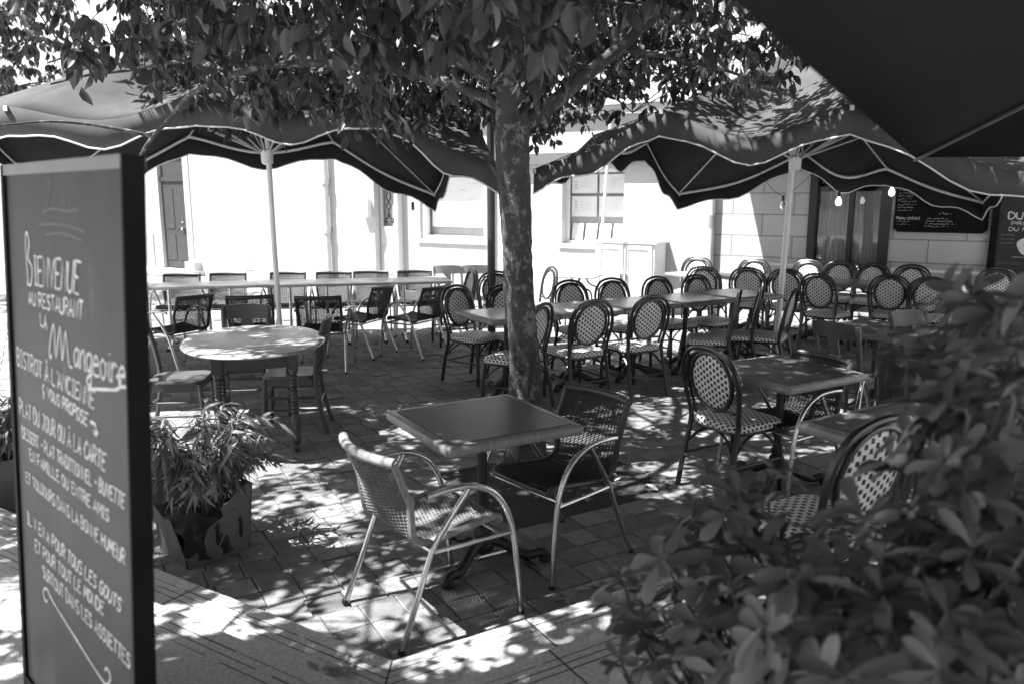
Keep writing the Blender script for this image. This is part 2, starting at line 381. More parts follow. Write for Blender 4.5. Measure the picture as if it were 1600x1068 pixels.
# tree pit
g = MB()
P = [[uv2(-.26 + 1.04 * i / 12, -.68 + 1.36 * j / 12, -.006 - .02 + .035 * math.exp(-((i - 4) ** 2 + (j - 6) ** 2) / 8) + rp.uniform(0, .014)) for j in range(13)] for i in range(13)]
g.grid(P); struct(g.build('tree_pit_soil', M_['soil']))
# steps
def step(C, z0, z1, name, reach=9):
    g = MB(); A = C + DL * 9; B = C + DR * reach
    e = .012                                                        # worn nosing
    E1 = B + nR * 9; E1.x = max(E1.x, B.x) if reach > 5 else E1.x
    Ci = C + (nL + nR).normalized() * (e / .52); Ai = A + nL * e; Bi = B + nR * e
    g.add([(A.x, A.y, z0), (C.x, C.y, z0), (B.x, B.y, z0), (A.x, A.y, z1 - e), (C.x, C.y, z1 - e), (B.x, B.y, z1 - e), (Ai.x, Ai.y, z1), (Ci.x, Ci.y, z1), (Bi.x, Bi.y, z1), (E1.x, E1.y, z1), (-9, -8, z1), (E1.x, E1.y, z0)],
          [(0, 1, 4, 3), (1, 2, 5, 4), (3, 4, 7, 6), (4, 5, 8, 7), (6, 7, 10), (7, 8, 9), (7, 9, 10), (2, 11, 9, 8)])
    o = struct(g.build(name, M_['step'], smooth=0))
    k = MB()
    for d in (.045, .066, .087):
        for side, D, n in ((0, DL, nL), (1, DR, nR)):
            off = d; Cg = C + (nL + nR).normalized() * (d / .52)
            t = 0.0
            while t < (6 if side == 0 else min(6, reach - .1)):                                            # grooves filled with dirt, broken where they are worn
                L_ = rp.uniform(.15, .6); wv = rp.choice((.0028, .004, .0055))
                a = Cg + D * t; b = Cg + D * (t + L_ * rp.uniform(.8, 1))
                k.add([(*(a - n * wv / 2).xy, z1 + .0006), (*(b - n * wv / 2).xy, z1 + .0006), (*(b + n * wv / 2).xy, z1 + .0006), (*(a + n * wv / 2).xy, z1 + .0006)], [(0, 1, 2, 3)])
                t += L_
    bis = (nL + nR).normalized(); q = Vector((-bis.y, bis.x, 0)) * .0035; a = C + bis * .01; b = C + bis * 3
    k.add([(*(a - q).xy, z1 + .001), (*(a + q).xy, z1 + .001), (*(b + q).xy, z1 + .001), (*(b - q).xy, z1 + .001)], [(0, 1, 2, 3)])
    for D, n, ts in ((DL, nL, (1.05, 2.3, 3.4)), (DR, nR, (.55, .9))):
        for t in ts:
            a = C + D * t + n * .015; b = a + n * .34; q = D * .0035
            k.add([(*(a - q).xy, z1 + .001), (*(a + q).xy, z1 + .001), (*(b + q).xy, z1 + .001), (*(b - q).xy, z1 + .001)], [(0, 1, 2, 3)])
    k.build('groove', M_['groove'], o, smooth=0)
step(C1, -.02, .15, 'lower_step'); step(C2, .14, .30, 'upper_step', 1.15)
# sunken steel frame of a cover under the front table
t = thing('drain_cover_frame', 'thin steel angle frame set in the paving under the front table', 'cover frame', (-.33, 3.24, 0))
def bar(mb, a, b, w=.02, h=.018, z=.006):
    a = Vector(a); b = Vector(b); d = (b - a).normalized(); n = Vector((-d.y, d.x, 0)) * w / 2
    mb.add([(*(p + s * n).xy, z + k) for k in (-h, h * .4) for p, s in ((a, -1), (b, -1), (b, 1), (a, 1))], [(3, 2, 1, 0), (4, 5, 6, 7), (0, 1, 5, 4), (1, 2, 6, 5), (2, 3, 7, 6), (3, 0, 4, 7)])
o = Vector((-.42, 3.31, 0)); fw = .62
for nm, a, b in (('frame_bar', o, o + U * .36), ('frame_bar', o - V * .0 - U * .22, o + V * fw - U * .22), ('frame_bar', o - U * .2, o), ('frame_bar', o + V * fw - U * .2, o + V * fw + U * .05)):
    g = MB(); bar(g, a - Vector((-.33, 3.24, 0)), b - Vector((-.33, 3.24, 0))); g.build(nm, M_['alu'], t, smooth=0)

# ------------------------------------------------------------------ the row of houses across the street
W0 = Vector((4.7, 10.9, 0)); WD = Vector((math.cos(R(148.5)), math.sin(R(148.5)), 0)); WN = Vector((-.5225, -.8526, 0))
def wp(s, z, off=0.): return W0 + WD * s + WN * off + Vector((0, 0, z))
def wbox(mb, s0, s1, z0, z1, o0, o1):
    vs = [wp(s, z, o) for z in (z0, z1) for (s, o) in ((s0, o0), (s1, o0), (s1, o1), (s0, o1))]
    mb.add(vs, [(0, 1, 2, 3), (7, 6, 5, 4), (0, 4, 5, 1), (1, 5, 6, 2), (2, 6, 7, 3), (3, 7, 4, 0)])
def wall_mesh(s0, s1, z1, opens, depth=.28):
    """wall face with real openings and reveals"""
    mb = MB(); ss = sorted({s0, s1} | {o[0] for o in opens} | {o[1] for o in opens}); zs = sorted({-.02, z1} | {o[2] for o in opens} | {o[3] for o in opens})
    for i in range(len(ss) - 1):
        for j in range(len(zs) - 1):
            a, b, c, d = ss[i], ss[i+1], zs[j], zs[j+1]
            if any(o[0] <= a and b <= o[1] and o[2] <= c and d <= o[3] for o in opens): continue
            mb.add([wp(a, c), wp(b, c), wp(b, d), wp(a, d)], [(3, 2, 1, 0)], [(a, c), (b, c), (b, d), (a, d)])
    for a, b, c, d in opens:
        for p, q in (((a, c), (a, d)), ((b, d), (b, c)), ((a, d), (b, d)), ((b, c), (a, c))):
            mb.add([wp(*p), wp(*q), wp(*q, -depth), wp(*p, -depth)], [(0, 1, 2, 3)], [p, q, (q[0] + depth, q[1]), (p[0] + depth, p[1])])
    wb = [wp(s0, -.02, -.6), wp(s1, -.02, -.6), wp(s1, z1, -.6), wp(s0, z1, -.6)]
    mb.add(wb + [wp(s0, z1), wp(s1, z1), wp(s0, -.02), wp(s1, -.02)], [(0, 1, 2, 3), (3, 2, 5, 4), (0, 3, 4, 6), (1, 7, 5, 2)], [(0, 0)] * 8)
    return mb
def wquad(mb, s0, s1, z0, z1, o): mb.add([wp(s0, z0, o), wp(s1, z0, o), wp(s1, z1, o), wp(s0, z1, o)], [(3, 2, 1, 0)], [(s0, z0), (s1, z0), (s1, z1), (s0, z1)])
def sash(parent, s0, s1, z0, z1, frame_mat, back=-.2, fw=.06, mull=(), rails=(), name='window'):
    f = MB(); a, b = min(s0, s1), max(s0, s1)
    wbox(f, a, a + fw, z0, z1, back, back + .06); wbox(f, b - fw, b, z0, z1, back, back + .06)
    wbox(f, a + fw, b - fw, z0, z0 + fw, back, back + .055); wbox(f, a + fw, b - fw, z1 - fw, z1, back, back + .055)
    for m in mull: wbox(f, m - fw / 2, m + fw / 2, z0 + fw, z1 - fw, back, back + .058)
    for m in rails: wbox(f, a + fw, b - fw, m - .02, m + .02, back, back + .05)
    o = f.build(name, frame_mat, parent, smooth=0)
    p = MB(); wquad(p, a + fw, b - fw, z0 + fw, z1 - fw, back + .02); p.build('pane', M_['glass'], o, smooth=0)
    return o

# restaurant front (right)
rest = thing('stone_restaurant', 'stone block restaurant front with dark framed window and pale awning', 'building', wp(-3, 0))
rest_parts = []
def keep(o, root): o.parent = root; o.matrix_parent_inverse = Matrix.Translation(-root.location); return o
def built(mb, name, m, root, smooth=0): return keep(mb.build(name, m, None, smooth=smooth), root)
built(wall_mesh(-8, 2.03, 8, [(-.39, .66, .55, 2.25), (-3.1, -1.75, -.02, 2.3), (-.4, .7, 3.7, 5.4), (-3.2, -2.0, 3.7, 5.4)]), 'wall', M_['stone'], rest)
g = MB(); wbox(g, .56, .66, .55, 2.25, -.2, .02); wbox(g, -.39, -.25, .55, 2.25, -.2, .02); wbox(g, -.25, .56, .55, .68, -.2, .018); wbox(g, -.25, .56, 2.12, 2.25, -.2, .018); wbox(g, .09, .15, .68, 2.12, -.16, -.02)
win = built(g, 'window', M_['shopdark'], rest)
g = MB(); wquad(g, -.25, .56, .68, 2.12, -.09); built(g, 'pane', M_['glass'], rest).parent = win; win.children[0].matrix_parent_inverse = Matrix.Identity(4)
for a, b in ((.15, .55), (-.24, .09)):
    g = MB(); n = 60; top = []; 
    rows = []
    for zz in (.6, 1.1, 1.6, 1.84):
        rows.append([wp(lerp(a, b, i / n), zz, -.17 + .012 * math.sin(i * .8) + .006 * math.sin(i * 1.7 + zz)) for i in range(n + 1)])
    g.grid(rows); o = built(g, 'curtain', M_['curtain'], rest, 60); o.parent = win; o.matrix_parent_inverse = Matrix.Identity(4)
g = MB(); wquad(g, -.39, .66, .5, 2.3, -.27); built(g, 'dark_interior', M_['void'], rest)
def wtext(mb, t, s0, s1, z0, z1, off, w, jit=.1):
    """stroke lettering on the wall plane, from s0 (left in view) to s1"""
    L = abs(s1 - s0)
    for q in text_strokes(t, [(0, 0), (L, 0), (L, z1 - z0), (0, z1 - z0)], jit): ribbon(mb, q, w, lambda p: wp(s0 - p.x, z0 + p.y, off))
def wscribble(mb, s0, s1, z, off, h=.012, w=.0035, seed=0):
    rr = random.Random(seed); x = 0; L = abs(s1 - s0); P = []
    while x < L:
        P.append(Vector((x, rr.uniform(0, h) * (1.7 if rr.random() < .15 else 1), 0))); x += rr.uniform(.3, .8) * h
        if rr.random() < .14 and len(P) > 2:
            ribbon(mb, P, w, lambda p: wp(s0 - p.x, z + p.y, off), False); P = []; x += h * .8
    if len(P) > 1: ribbon(mb, P, w, lambda p: wp(s0 - p.x, z + p.y, off), False)
g = MB(); wtext(g, 'GLACES', .06, -.2, 1.92, 2.02, -.085, .014); wscribble(g, .52, .18, 1.93, -.085, .05, .012, 3)
o = built(g, 'window_lettering', M_['lettering'], rest); o.parent = win; o.matrix_parent_inverse = Matrix.Identity(4)
g = MB(); wscribble(g, .44, .2, 1.5, -.085, .02, .008, 4); wscribble(g, .42, .22, 1.58, -.085, .012, .006, 5); o = built(g, 'window_note', M_['chalk'], rest); o.parent = win; o.matrix_parent_inverse = Matrix.Identity(4)
g = MB(); wbox(g, -.45, .72, .47, .55, -.2, .1); built(g, 'sill', M_['pale'], rest)
g = MB(); wbox(g, -3.1, -2.97, -.02, 2.3, -.2, .02); wbox(g, -1.88, -1.75, -.02, 2.3, -.2, .02); wbox(g, -2.97, -1.88, 2.15, 2.3, -.2, .018); wbox(g, -2.97, -1.88, -.02, .6, -.16, -.05); o = built(g, 'door', M_['shopdark'], rest)
g = MB(); wquad(g, -2.97, -1.88, .6, 2.15, -.1); p = built(g, 'pane', M_['glass'], rest); p.parent = o; p.matrix_parent_inverse = Matrix.Identity(4)
g = MB(); wquad(g, -3.1, -1.75, 0, 2.3, -.275); built(g, 'dark_doorway', M_['void'], rest)
for a, b in ((-.4, .7), (-3.2, -2.)):
    o = keep(sash(None, a, b, 3.7, 5.4, M_['paint'], mull=((a + b) / 2,), rails=(4.5,)), rest)
    g = MB(); wquad(g, a, b, 3.7, 5.4, -.275); built(g, 'dark_interior', M_['void'], rest)
# awning that shades this part of the wall
g = MB(); n = 12
P = [[wp(s, 2.75 - .46 * i / n - .03 * math.sin(PI * i / n), .01 + .55 * i / n) for s in np.linspace(1.72, -6.5, 30)] for i in range(n + 1)]
g.grid(P); P = [[wp(s, z, .562) for s in np.linspace(1.72, -6.5, 80)] for z in (2.29, 2.22)]
P.append([wp(s, 2.12 + .018 * math.sin(s * 14), .565) for s in np.linspace(1.72, -6.5, 80)]); g.grid(P)
aw = built(g, 'awning', M_['awning'], rest, 40)
for s in (1.66, -1.2, -4.):
    g = MB(); g.tube([wp(s, 2.45, .02), wp(s, 2.26, .54)], .018); o = built(g, 'awning_arm', M_['alu'], rest, 40)
# menu board on the wall
mbrd = thing('menu_board', 'wide black menu board with chalk lines, on the stone wall beside the window', 'menu board', wp(-.97, 1.3, .03))
g = MB(); pts = [(-.43, 1.36), (-.48, 1.31), (-1.46, 1.31), (-1.51, 1.36), (-1.51, 1.95), (-1.46, 2.), (-.48, 2.), (-.43, 1.95)]
vs = [wp(s, z, o) for o in (.004, .03) for s, z in pts]; g.add(vs, [tuple(range(7, -1, -1)), tuple(range(8, 16))] + [(i, (i+1) % 8, 8 + (i+1) % 8, 8 + i) for i in range(8)])
built(g, 'panel', M_['blackframe'], mbrd)
g = MB()
for k in range(9): wscribble(g, -.46, -.46 - random.Random(k).uniform(.15, .28), 1.88 - k * .037, .032, .016, .004, k + 10)
wtext(g, 'Menu enfant', -.46, -.74, 1.475, 1.515, .032, .006)
for k in range(2): wscribble(g, -.47, -.62, 1.44 - k * .035, .032, .014, .004, k + 30)
wscribble(g, -.95, -1.1, 1.545, .032, .014, .005, 40)
for k in range(4): wscribble(g, -.82 + .01 * k, -1.02 - random.Random(k + 4).uniform(0, .18), 1.48 - k * .033, .032, .016, .004, k + 50)
for k in range(8): wscribble(g, -.82, -1.3, 1.92 - k * .037, .032, .016, .004, k + 70)
built(g, 'chalk_lettering', M_['chalk'], mbrd)
dj = thing('daily_special_board', 'tall dark board reading DU JOUR hung at the right end of the stone wall', 'sign board', wp(-2.1, .7, .03))
g = MB(); wbox(g, -2.75, -1.62, .55, 1.78, .03, .055); built(g, 'panel', M_['slate'], dj)
g = MB(); wbox(g, -1.62, -1.54, -.02, 1.82, .025, .09); wbox(g, -2.83, -2.75, -.02, 1.82, .025, .09); wbox(g, -2.75, -1.62, 1.78, 1.82, .025, .085); built(g, 'frame', M_['blackframe'], dj)
g = MB(); wtext(g, 'DU JOUR', -1.72, -2.25, 1.5, 1.58, .058, .02, .05); wtext(g, 'PRODUITS', -1.76, -2.2, 1.425, 1.465, .058, .009, .04); wtext(g, 'DU MARCHE', -1.74, -2.2, 1.355, 1.395, .058, .009, .04)
for k in range(3): wscribble(g, -1.66, -1.8, 1.30 - k * .05, .058, .006, .003, 80 + k)
g.add([wp(-1.95 + .11 * math.cos(a) * (1 + .12 * math.sin(a * 3)), 1.17 + .11 * math.sin(a), .058) for a in np.linspace(0, 2 * PI, 25)[:-1]], [tuple(range(23, -1, -1))])
wscribble(g, -1.8, -2.1, 1.03, .058, .008, .006, 85); built(g, 'lettering', M_['chalk'], dj)

# shop (middle)
shop = thing('white_shop', 'white rendered shop front with poster windows in full sun', 'building', wp(5, 0))
built(wall_mesh(2.03, 8.85, 8.4, [(3.45, 4.55, 1.0, 2.2), (6.05, 7.5, 1.0, 2.2), (7.62, 8.6, 0, 2.3), (3.3, 4.4, 3.6, 5.3), (6.2, 7.3, 3.6, 5.3)]), 'wall', M_['render'], shop)
for q in ((3.45, 4.55, .98, 2.2), (6.05, 7.5, .98, 2.2), (7.62, 8.6, 0, 2.3), (3.3, 4.4, 3.6, 5.3), (6.2, 7.3, 3.6, 5.3)):
    g = MB(); wquad(g, *q, -.265); built(g, 'dark_interior', M_['greydoor'], shop)
def subs(o, root): o.parent = root; o.matrix_parent_inverse = Matrix.Identity(4) if root.type == 'MESH' else o.matrix_parent_inverse; return o
f = MB(); wbox(f, 3.45, 3.5, 1, 2.2, -.2, -.14); wbox(f, 4.5, 4.55, 1, 2.2, -.2, -.14); wbox(f, 3.5, 4.5, 1, 1.05, -.2, -.145); wbox(f, 3.5, 4.5, 2.15, 2.2, -.2, -.145); w2 = built(f, 'window', M_['paint'], shop)
g = MB()
for a, b, c, d in ((3.52, 3.98, 1.82, 2.12), (4.02, 4.48, 1.82, 2.12), (3.52, 3.98, 1.44, 1.77), (4.02, 4.48, 1.44, 1.77)): wquad(g, a, b, c, d, -.22)
for k in range(4): a = 3.52 + k * .25; g.add([wp(a, 1.06, -.2), wp(a + .2, 1.06, -.2), wp(a + .19, 1.33, -.24), wp(a - .01, 1.33, -.24)], [(3, 2, 1, 0)])
subs(built(g, 'poster', M_['paper'], shop), w2)
g = MB()
for k, (a, z) in enumerate(((4.42, 1.9), (3.9, 1.9), (4.42, 1.53), (3.9, 1.53))):
    for q in range(4): wscribble(g, a, a - .05, z + q * .05, -.218, .02, .012, 100 + k * 7 + q); wscribble(g, a - .1, a - .3, z + .02 + q * .04, -.218, .012, .004, 200 + k * 7 + q)
subs(built(g, 'poster_print', M_['lettering'], shop), w2)
f = MB(); wbox(f, 6.05, 6.12, 1, 2.2, -.2, -.05); wbox(f, 7.42, 7.5, 1, 2.2, -.2, -.05); wbox(f, 6.12, 7.42, 1, 1.06, -.2, -.06); wbox(f, 6.12, 7.42, 2.12, 2.2, -.2, -.06); w3 = built(f, 'window', M_['paint'], shop)
g = MB(); wquad(g, 6.2, 7.36, 1.22, 2.1, -.2); subs(built(g, 'poster', M_['paper'], shop), w3)
g = MB()
for q in range(12): rr = random.Random(q + 300); a = rr.uniform(6.4, 7.2); wscribble(g, a, a - .12, rr.uniform(1.3, 2.), -.196, .03, .008, 310 + q)
subs(built(g, 'poster_print', M_['lettering'], shop), w3)
g = MB(); wbox(g, 5.95, 7.55, .93, .985, -.1, .035); wbox(g, 3.4, 4.6, .93, .985, -.1, .03); built(g, 'sill', M_['pale'], shop)
g = MB(); wbox(g, 5.88, 5.97, 0, 2.4, 0, .09); built(g, 'pilaster', M_['pale'], shop)
g = MB(); wbox(g, 7.62, 8.05, .02, 2.3, -.22, -.17); o = built(g, 'door', M_['greydoor'], shop)
g = MB(); wbox(g, 7.7, 7.82, 1.52, 1.66, -.17, -.16); subs(built(g, 'plaque', M_['blackframe'], shop), o)
g = MB(); wbox(g, 8.12, 8.58, .02, 1.2, -.2, -.15); wbox(g, 8.12, 8.17, 1.2, 2.3, -.2, -.155); wbox(g, 8.53, 8.58, 1.2, 2.3, -.2, -.155); wbox(g, 8.2, 8.5, .3, .8, -.15, -.135); o = built(g, 'door', M_['pale'], shop)
g = MB()
for sx in (-1, 1):
    g.tube(smoothpath([wp(8.35 + sx * .05, 1.3, -.14), wp(8.35 + sx * .1, 1.27, -.14), wp(8.35 + sx * .1, 1.34, -.14), wp(8.35 + sx * .03, 1.36, -.14), wp(8.35, 1.5, -.14), wp(8.35 + sx * .05, 1.58, -.14), wp(8.35, 1.66, -.14), wp(8.35 + sx * .05, 1.74, -.14), wp(8.35 + sx * .02, 1.9, -.14), wp(8.35 + sx * .1, 1.95, -.14), wp(8.35 + sx * .06, 2., -.14)], 4), .011, 6)
subs(built(g, 'iron_grille', M_['blackframe'], shop, 50), o)
g = MB(); wbox(g, 8.05, 8.12, .02, 2.3, -.2, -.02); built(g, 'door_post', M_['paint'], shop)
g = MB(); wbox(g, 8.66, 8.84, 1.38, 1.72, 0, .12); built(g, 'meter_box', M_['paint'], shop)
g = MB(); wbox(g, 2.9, 5.3, 2.28, 2.46, .0, .12); built(g, 'shop_blind', M_['greyawning'], shop)
for a in (3.3, 6.2):
    keep(sash(None, a, a + 1.1, 3.6, 5.3, M_['paint'], mull=(a + .55,), rails=(4.4,)), shop)
g = MB(); wbox(g, 2.03, 8.85, 3.02, 3.16, 0, .09); wbox(g, 2.03, 8.85, 3.16, 3.2, 0, .14); wbox(g, 2.03, 8.85, 6.1, 6.2, 0, .12); built(g, 'string_course', M_['pale'], shop)
g = MB()
for zz in (0, 1.3, 2.6, 4, 5.6): g.tube([wp(2.02, zz, .08), wp(2.02, zz + 1.5, .08)], .06, 12)
built(g, 'downpipe', M_['pale'], shop, 50)
# house (left)
house = thing('white_house', 'white house with a panelled grey door, stone step and round downpipe', 'building', wp(14, 0))
built(wall_mesh(8.85, 26, 8.8, [(14.18, 15.12, .1, 2.78), (17.5, 18.6, 1., 2.6), (11.2, 12.2, 3.7, 5.4), (14.2, 15.2, 3.7, 5.4), (17.6, 18.6, 3.7, 5.4)]), 'wall', M_['render'], house)
g = MB(); wbox(g, 14.2, 15.1, .12, 2.1, -.12, -.06)
for a, b, c, d in ((14.27, 14.6, .3, .9), (14.7, 15.03, .3, .9), (14.27, 14.6, 1.02, 1.95), (14.7, 15.03, 1.02, 1.95)): wbox(g, a, b, c, d, -.06, -.048)
dr = built(g, 'door', M_['olddoor'], house)
g = MB(); wbox(g, 14.36, 14.42, 1.0, 1.06, -.048, .0); wbox(g, 14.365, 14.415, 1.16, 1.2, -.048, -.03); subs(built(g, 'handle', M_['alu'], house, 50), dr)
g = MB(); wbox(g, 14.18, 15.12, 2.1, 2.2, -.12, -.03); wbox(g, 14.2, 15.1, 2.2, 2.78, -.12, -.07); built(g, 'transom', M_['olddoor'], house)
for q in ((11.2, 12.2, 3.7, 5.4), (14.2, 15.2, 3.7, 5.4), (17.5, 18.6, 1., 2.6), (17.6, 18.6, 3.7, 5.4)):
    g = MB(); wquad(g, *q, -.27); built(g, 'dark_interior', M_['void'], house)
for a in (11.2, 14.2, 17.6): keep(sash(None, a, a + 1., 3.7, 5.4, M_['paint'], mull=(a + .5,), rails=(4.5,)), house)
keep(sash(None, 17.5, 18.6, 1., 2.6, M_['paint'], mull=(18.05,), rails=(1.8,)), house)
g = MB(); wbox(g, 13.7, 16.2, 0, .1, 0, .55); wbox(g, 13.78, 14.1, .1, .3, 0, .2); built(g, 'door_step', M_['pale'], house)
g = MB(); wbox(g, 15.12, 15.3, 0, 2.9, 0, .025); wbox(g, 14., 14.18, 0, 2.9, 0, .025); wbox(g, 14.18, 15.12, 2.79, 2.95, 0, .025); built(g, 'door_surround', M_['pale'], house)
g = MB(); wbox(g, 15.45, 16.4, .1, .9, 0, .03); built(g, 'letter_boxes', M_['greydoor'], house)
g = MB(); g.tube([wp(9.75, z, .1) for z in (.05, 2, 4, 8.6)], .065, 12)
for z in (1.05, 2.0, 3.4): g.tube([wp(9.75, z, .1), wp(9.75, z + .1, .1)], .085, 12)
built(g, 'downpipe', M_['pale'], house, 50)
g = MB(); wbox(g, 12.05, 12.35, .2, .42, 0, .015); built(g, 'air_vent', M_['pale'], house)
# white double cupboard standing before the shop
cb = thing('white_cupboard', 'white two-door cupboard standing against the sunny shop wall', 'cupboard', wp(3.2, 0, .3))
g = MB(); wbox(g, 2.72, 3.68, 0, 1.07, .02, .5); built(g, 'carcass', M_['paint'], cb)
g = MB(); wbox(g, 2.68, 3.72, 1.07, 1.1, .0, .53); built(g, 'top', M_['paint'], cb)
for a, b in ((2.75, 3.18), (3.22, 3.65)):
    g = MB(); wbox(g, a, a + .05, .05, 1.04, .5, .52); wbox(g, b - .05, b, .05, 1.04, .5, .52); wbox(g, a + .05, b - .05, .05, .1, .5, .519); wbox(g, a + .05, b - .05, .98, 1.04, .5, .519); wbox(g, a + .05, b - .05, .1, .98, .5, .506); o = built(g, 'door', M_['paint'], cb)
    g = MB(); wbox(g, a + .015 if a > 3 else b - .035, a + .035 if a > 3 else b - .015, .5, .62, .52, .545); subs(built(g, 'handle', M_['alu'], cb), o)

# ------------------------------------------------------------------ chairs (each built once, facing local +Y, then copied)
def oval(cx, cz, a, b, n, lean=0., y0=0., a0=0., a1=2 * PI):
    return [Vector((cx + a * math.cos(t), y0 - lean * (cz + b * math.sin(t) - .45), cz + b * math.sin(t))) for t in np.linspace(a0, a1, n)]
def make_rattan():
    root = thing('rattan_chair', '', 'chair')
    LEAN = .2; Y0 = -.185
    def bk(x, z, dy=0.): return Vector((x, Y0 - LEAN * (z - .45) + dy, z))
    # outer hoop carries on down into the rear legs
    for s in (-1, 1):
        g = MB(); g.tube(smoothpath([(s * .205, -.27, 0), (s * .2, -.235, .2), (s * .19, Y0 - .005, .42), bk(s * .195, .5)], 4), [.0165] * 12 + [.0155], 8)
        g.build('leg', M_['rattan'], root)
        g = MB(); g.tube(smoothpath([(s * .195, .2, 0), (s * .19, .195, .22), (s * .18, .175, .425)], 4), .0155, 8); g.build('leg', M_['rattan'], root)
    g = MB()
    hoop = smoothpath([bk(-.195, .49), bk(-.212, .6), bk(-.222, .7), bk(-.2, .81), bk(-.13, .885), bk(0, .912), bk(.13, .885), bk(.2, .81), bk(.222, .7), bk(.212, .6), bk(.195, .49)], 5)
    g.tube(hoop, .0145, 8)
    hoop2 = smoothpath([bk(-.165, .47, .016), bk(-.187, .6, .016), bk(-.196, .7, .016), bk(-.175, .795, .016), bk(-.11, .862, .016), bk(0, .885, .016), bk(.11, .862, .016), bk(.175, .795, .016), bk(.196, .7, .016), bk(.187, .6, .016), bk(.165, .47, .016)], 5)
    g.tube(hoop2, .011, 8)
    g.build('back_hoop', M_['rattan'], root)
    cz, aa, bb = .7, .158, .178
    g = MB(); g.tube([bk(aa * math.cos(t), cz + bb * math.sin(t), .01) for t in np.linspace(0, 2 * PI, 41)[:-1]], .0145, 8, closed=True)
    g.tube([bk(-.16, .53, .008), bk(-.1, .533, .012), bk(0, .527, .012), bk(.1, .533, .012), bk(.16, .53, .008)], .009, 8)
    g.build('back_ring', M_['rattan'], root)
    g = MB(); rings = []; uvr = []
    for r in np.linspace(.02, .95, 7):
        rings.append([bk(aa * r * math.cos(t), cz + bb * r * math.sin(t), .010 - .012 * (1 - r * r)) for t in np.linspace(0, 2 * PI, 33)[:-1]])
        uvr.append([(aa * r * math.cos(t) + 1, cz + bb * r * math.sin(t)) for t in np.linspace(0, 2 * PI, 33)[:-1]])
    g.grid(rings, uvr, closed=True); g.build('back_panel', M_['cane'], root, solid=.006)
    # seat pad with rounded corners and a woven apron
    def sq(r, n=36):
        P = []
        for t in np.linspace(0, 2 * PI, n + 1)[:-1]:
            c, s_ = math.cos(t), math.sin(t); e = .34
            x = math.copysign(abs(c) ** e, c); y = math.copysign(abs(s_) ** e, s_)
            P.append((x * r * (.208 + .012 * y), y * r * .205))
        return P
    g = MB(); rows = []; uvs = []
    for r, z in ((.02, .462), (.4, .463), (.75, .463), (.93, .460), (.985, .452), (1., .44), (1., .425), (.99, .41)):
        q = sq(r); rows.append([Vector((x, y, z)) for x, y in q])
        k = 1 if z > .455 else 1 + (.455 - z) / .2
        uvs.append([(x * k + 1, y * k + 1) for x, y in q])
    g.grid(rows, uvs, closed=True); g.build('seat', M_['cane'], root)
    g = MB(); g.tube([Vector((x, y, .408)) for x, y in sq(.965)], .012, 8, closed=True); g.build('seat_frame', M_['rattan'], root)
    g = MB()
    z = .2
    for a, b in (((-.2, -.235, z), (.2, -.235, z)), ((-.192, .195, z + .01), (-.2, -.235, z + .01)), ((.192, .195, z + .01), (.2, -.235, z + .01))):
        g = MB(); g.tube([a, b], .0095, 8); g.build('stretcher', M_['rattan'], root)
    g = MB()
    for s in (-1, 1):
        g.tube(smoothpath([(s * .19, .19, .27), (s * .17, .1, .35), (s * .185, 0, .4), (s * .17, -.1, .36), (s * .197, -.22, .27)], 4), .008, 6)
        g.tube(smoothpath([(s * .19, .195, .27), (s * .12, .19, .36), (s * .03, .185, .405)], 4), .008, 6)
        g.tube(smoothpath([(s * .198, -.225, .27), (s * .12, -.2, .36), (s * .03, -.19, .405)], 4), .008, 6)
    g.build('brace', M_['rattan'], root)
    return root

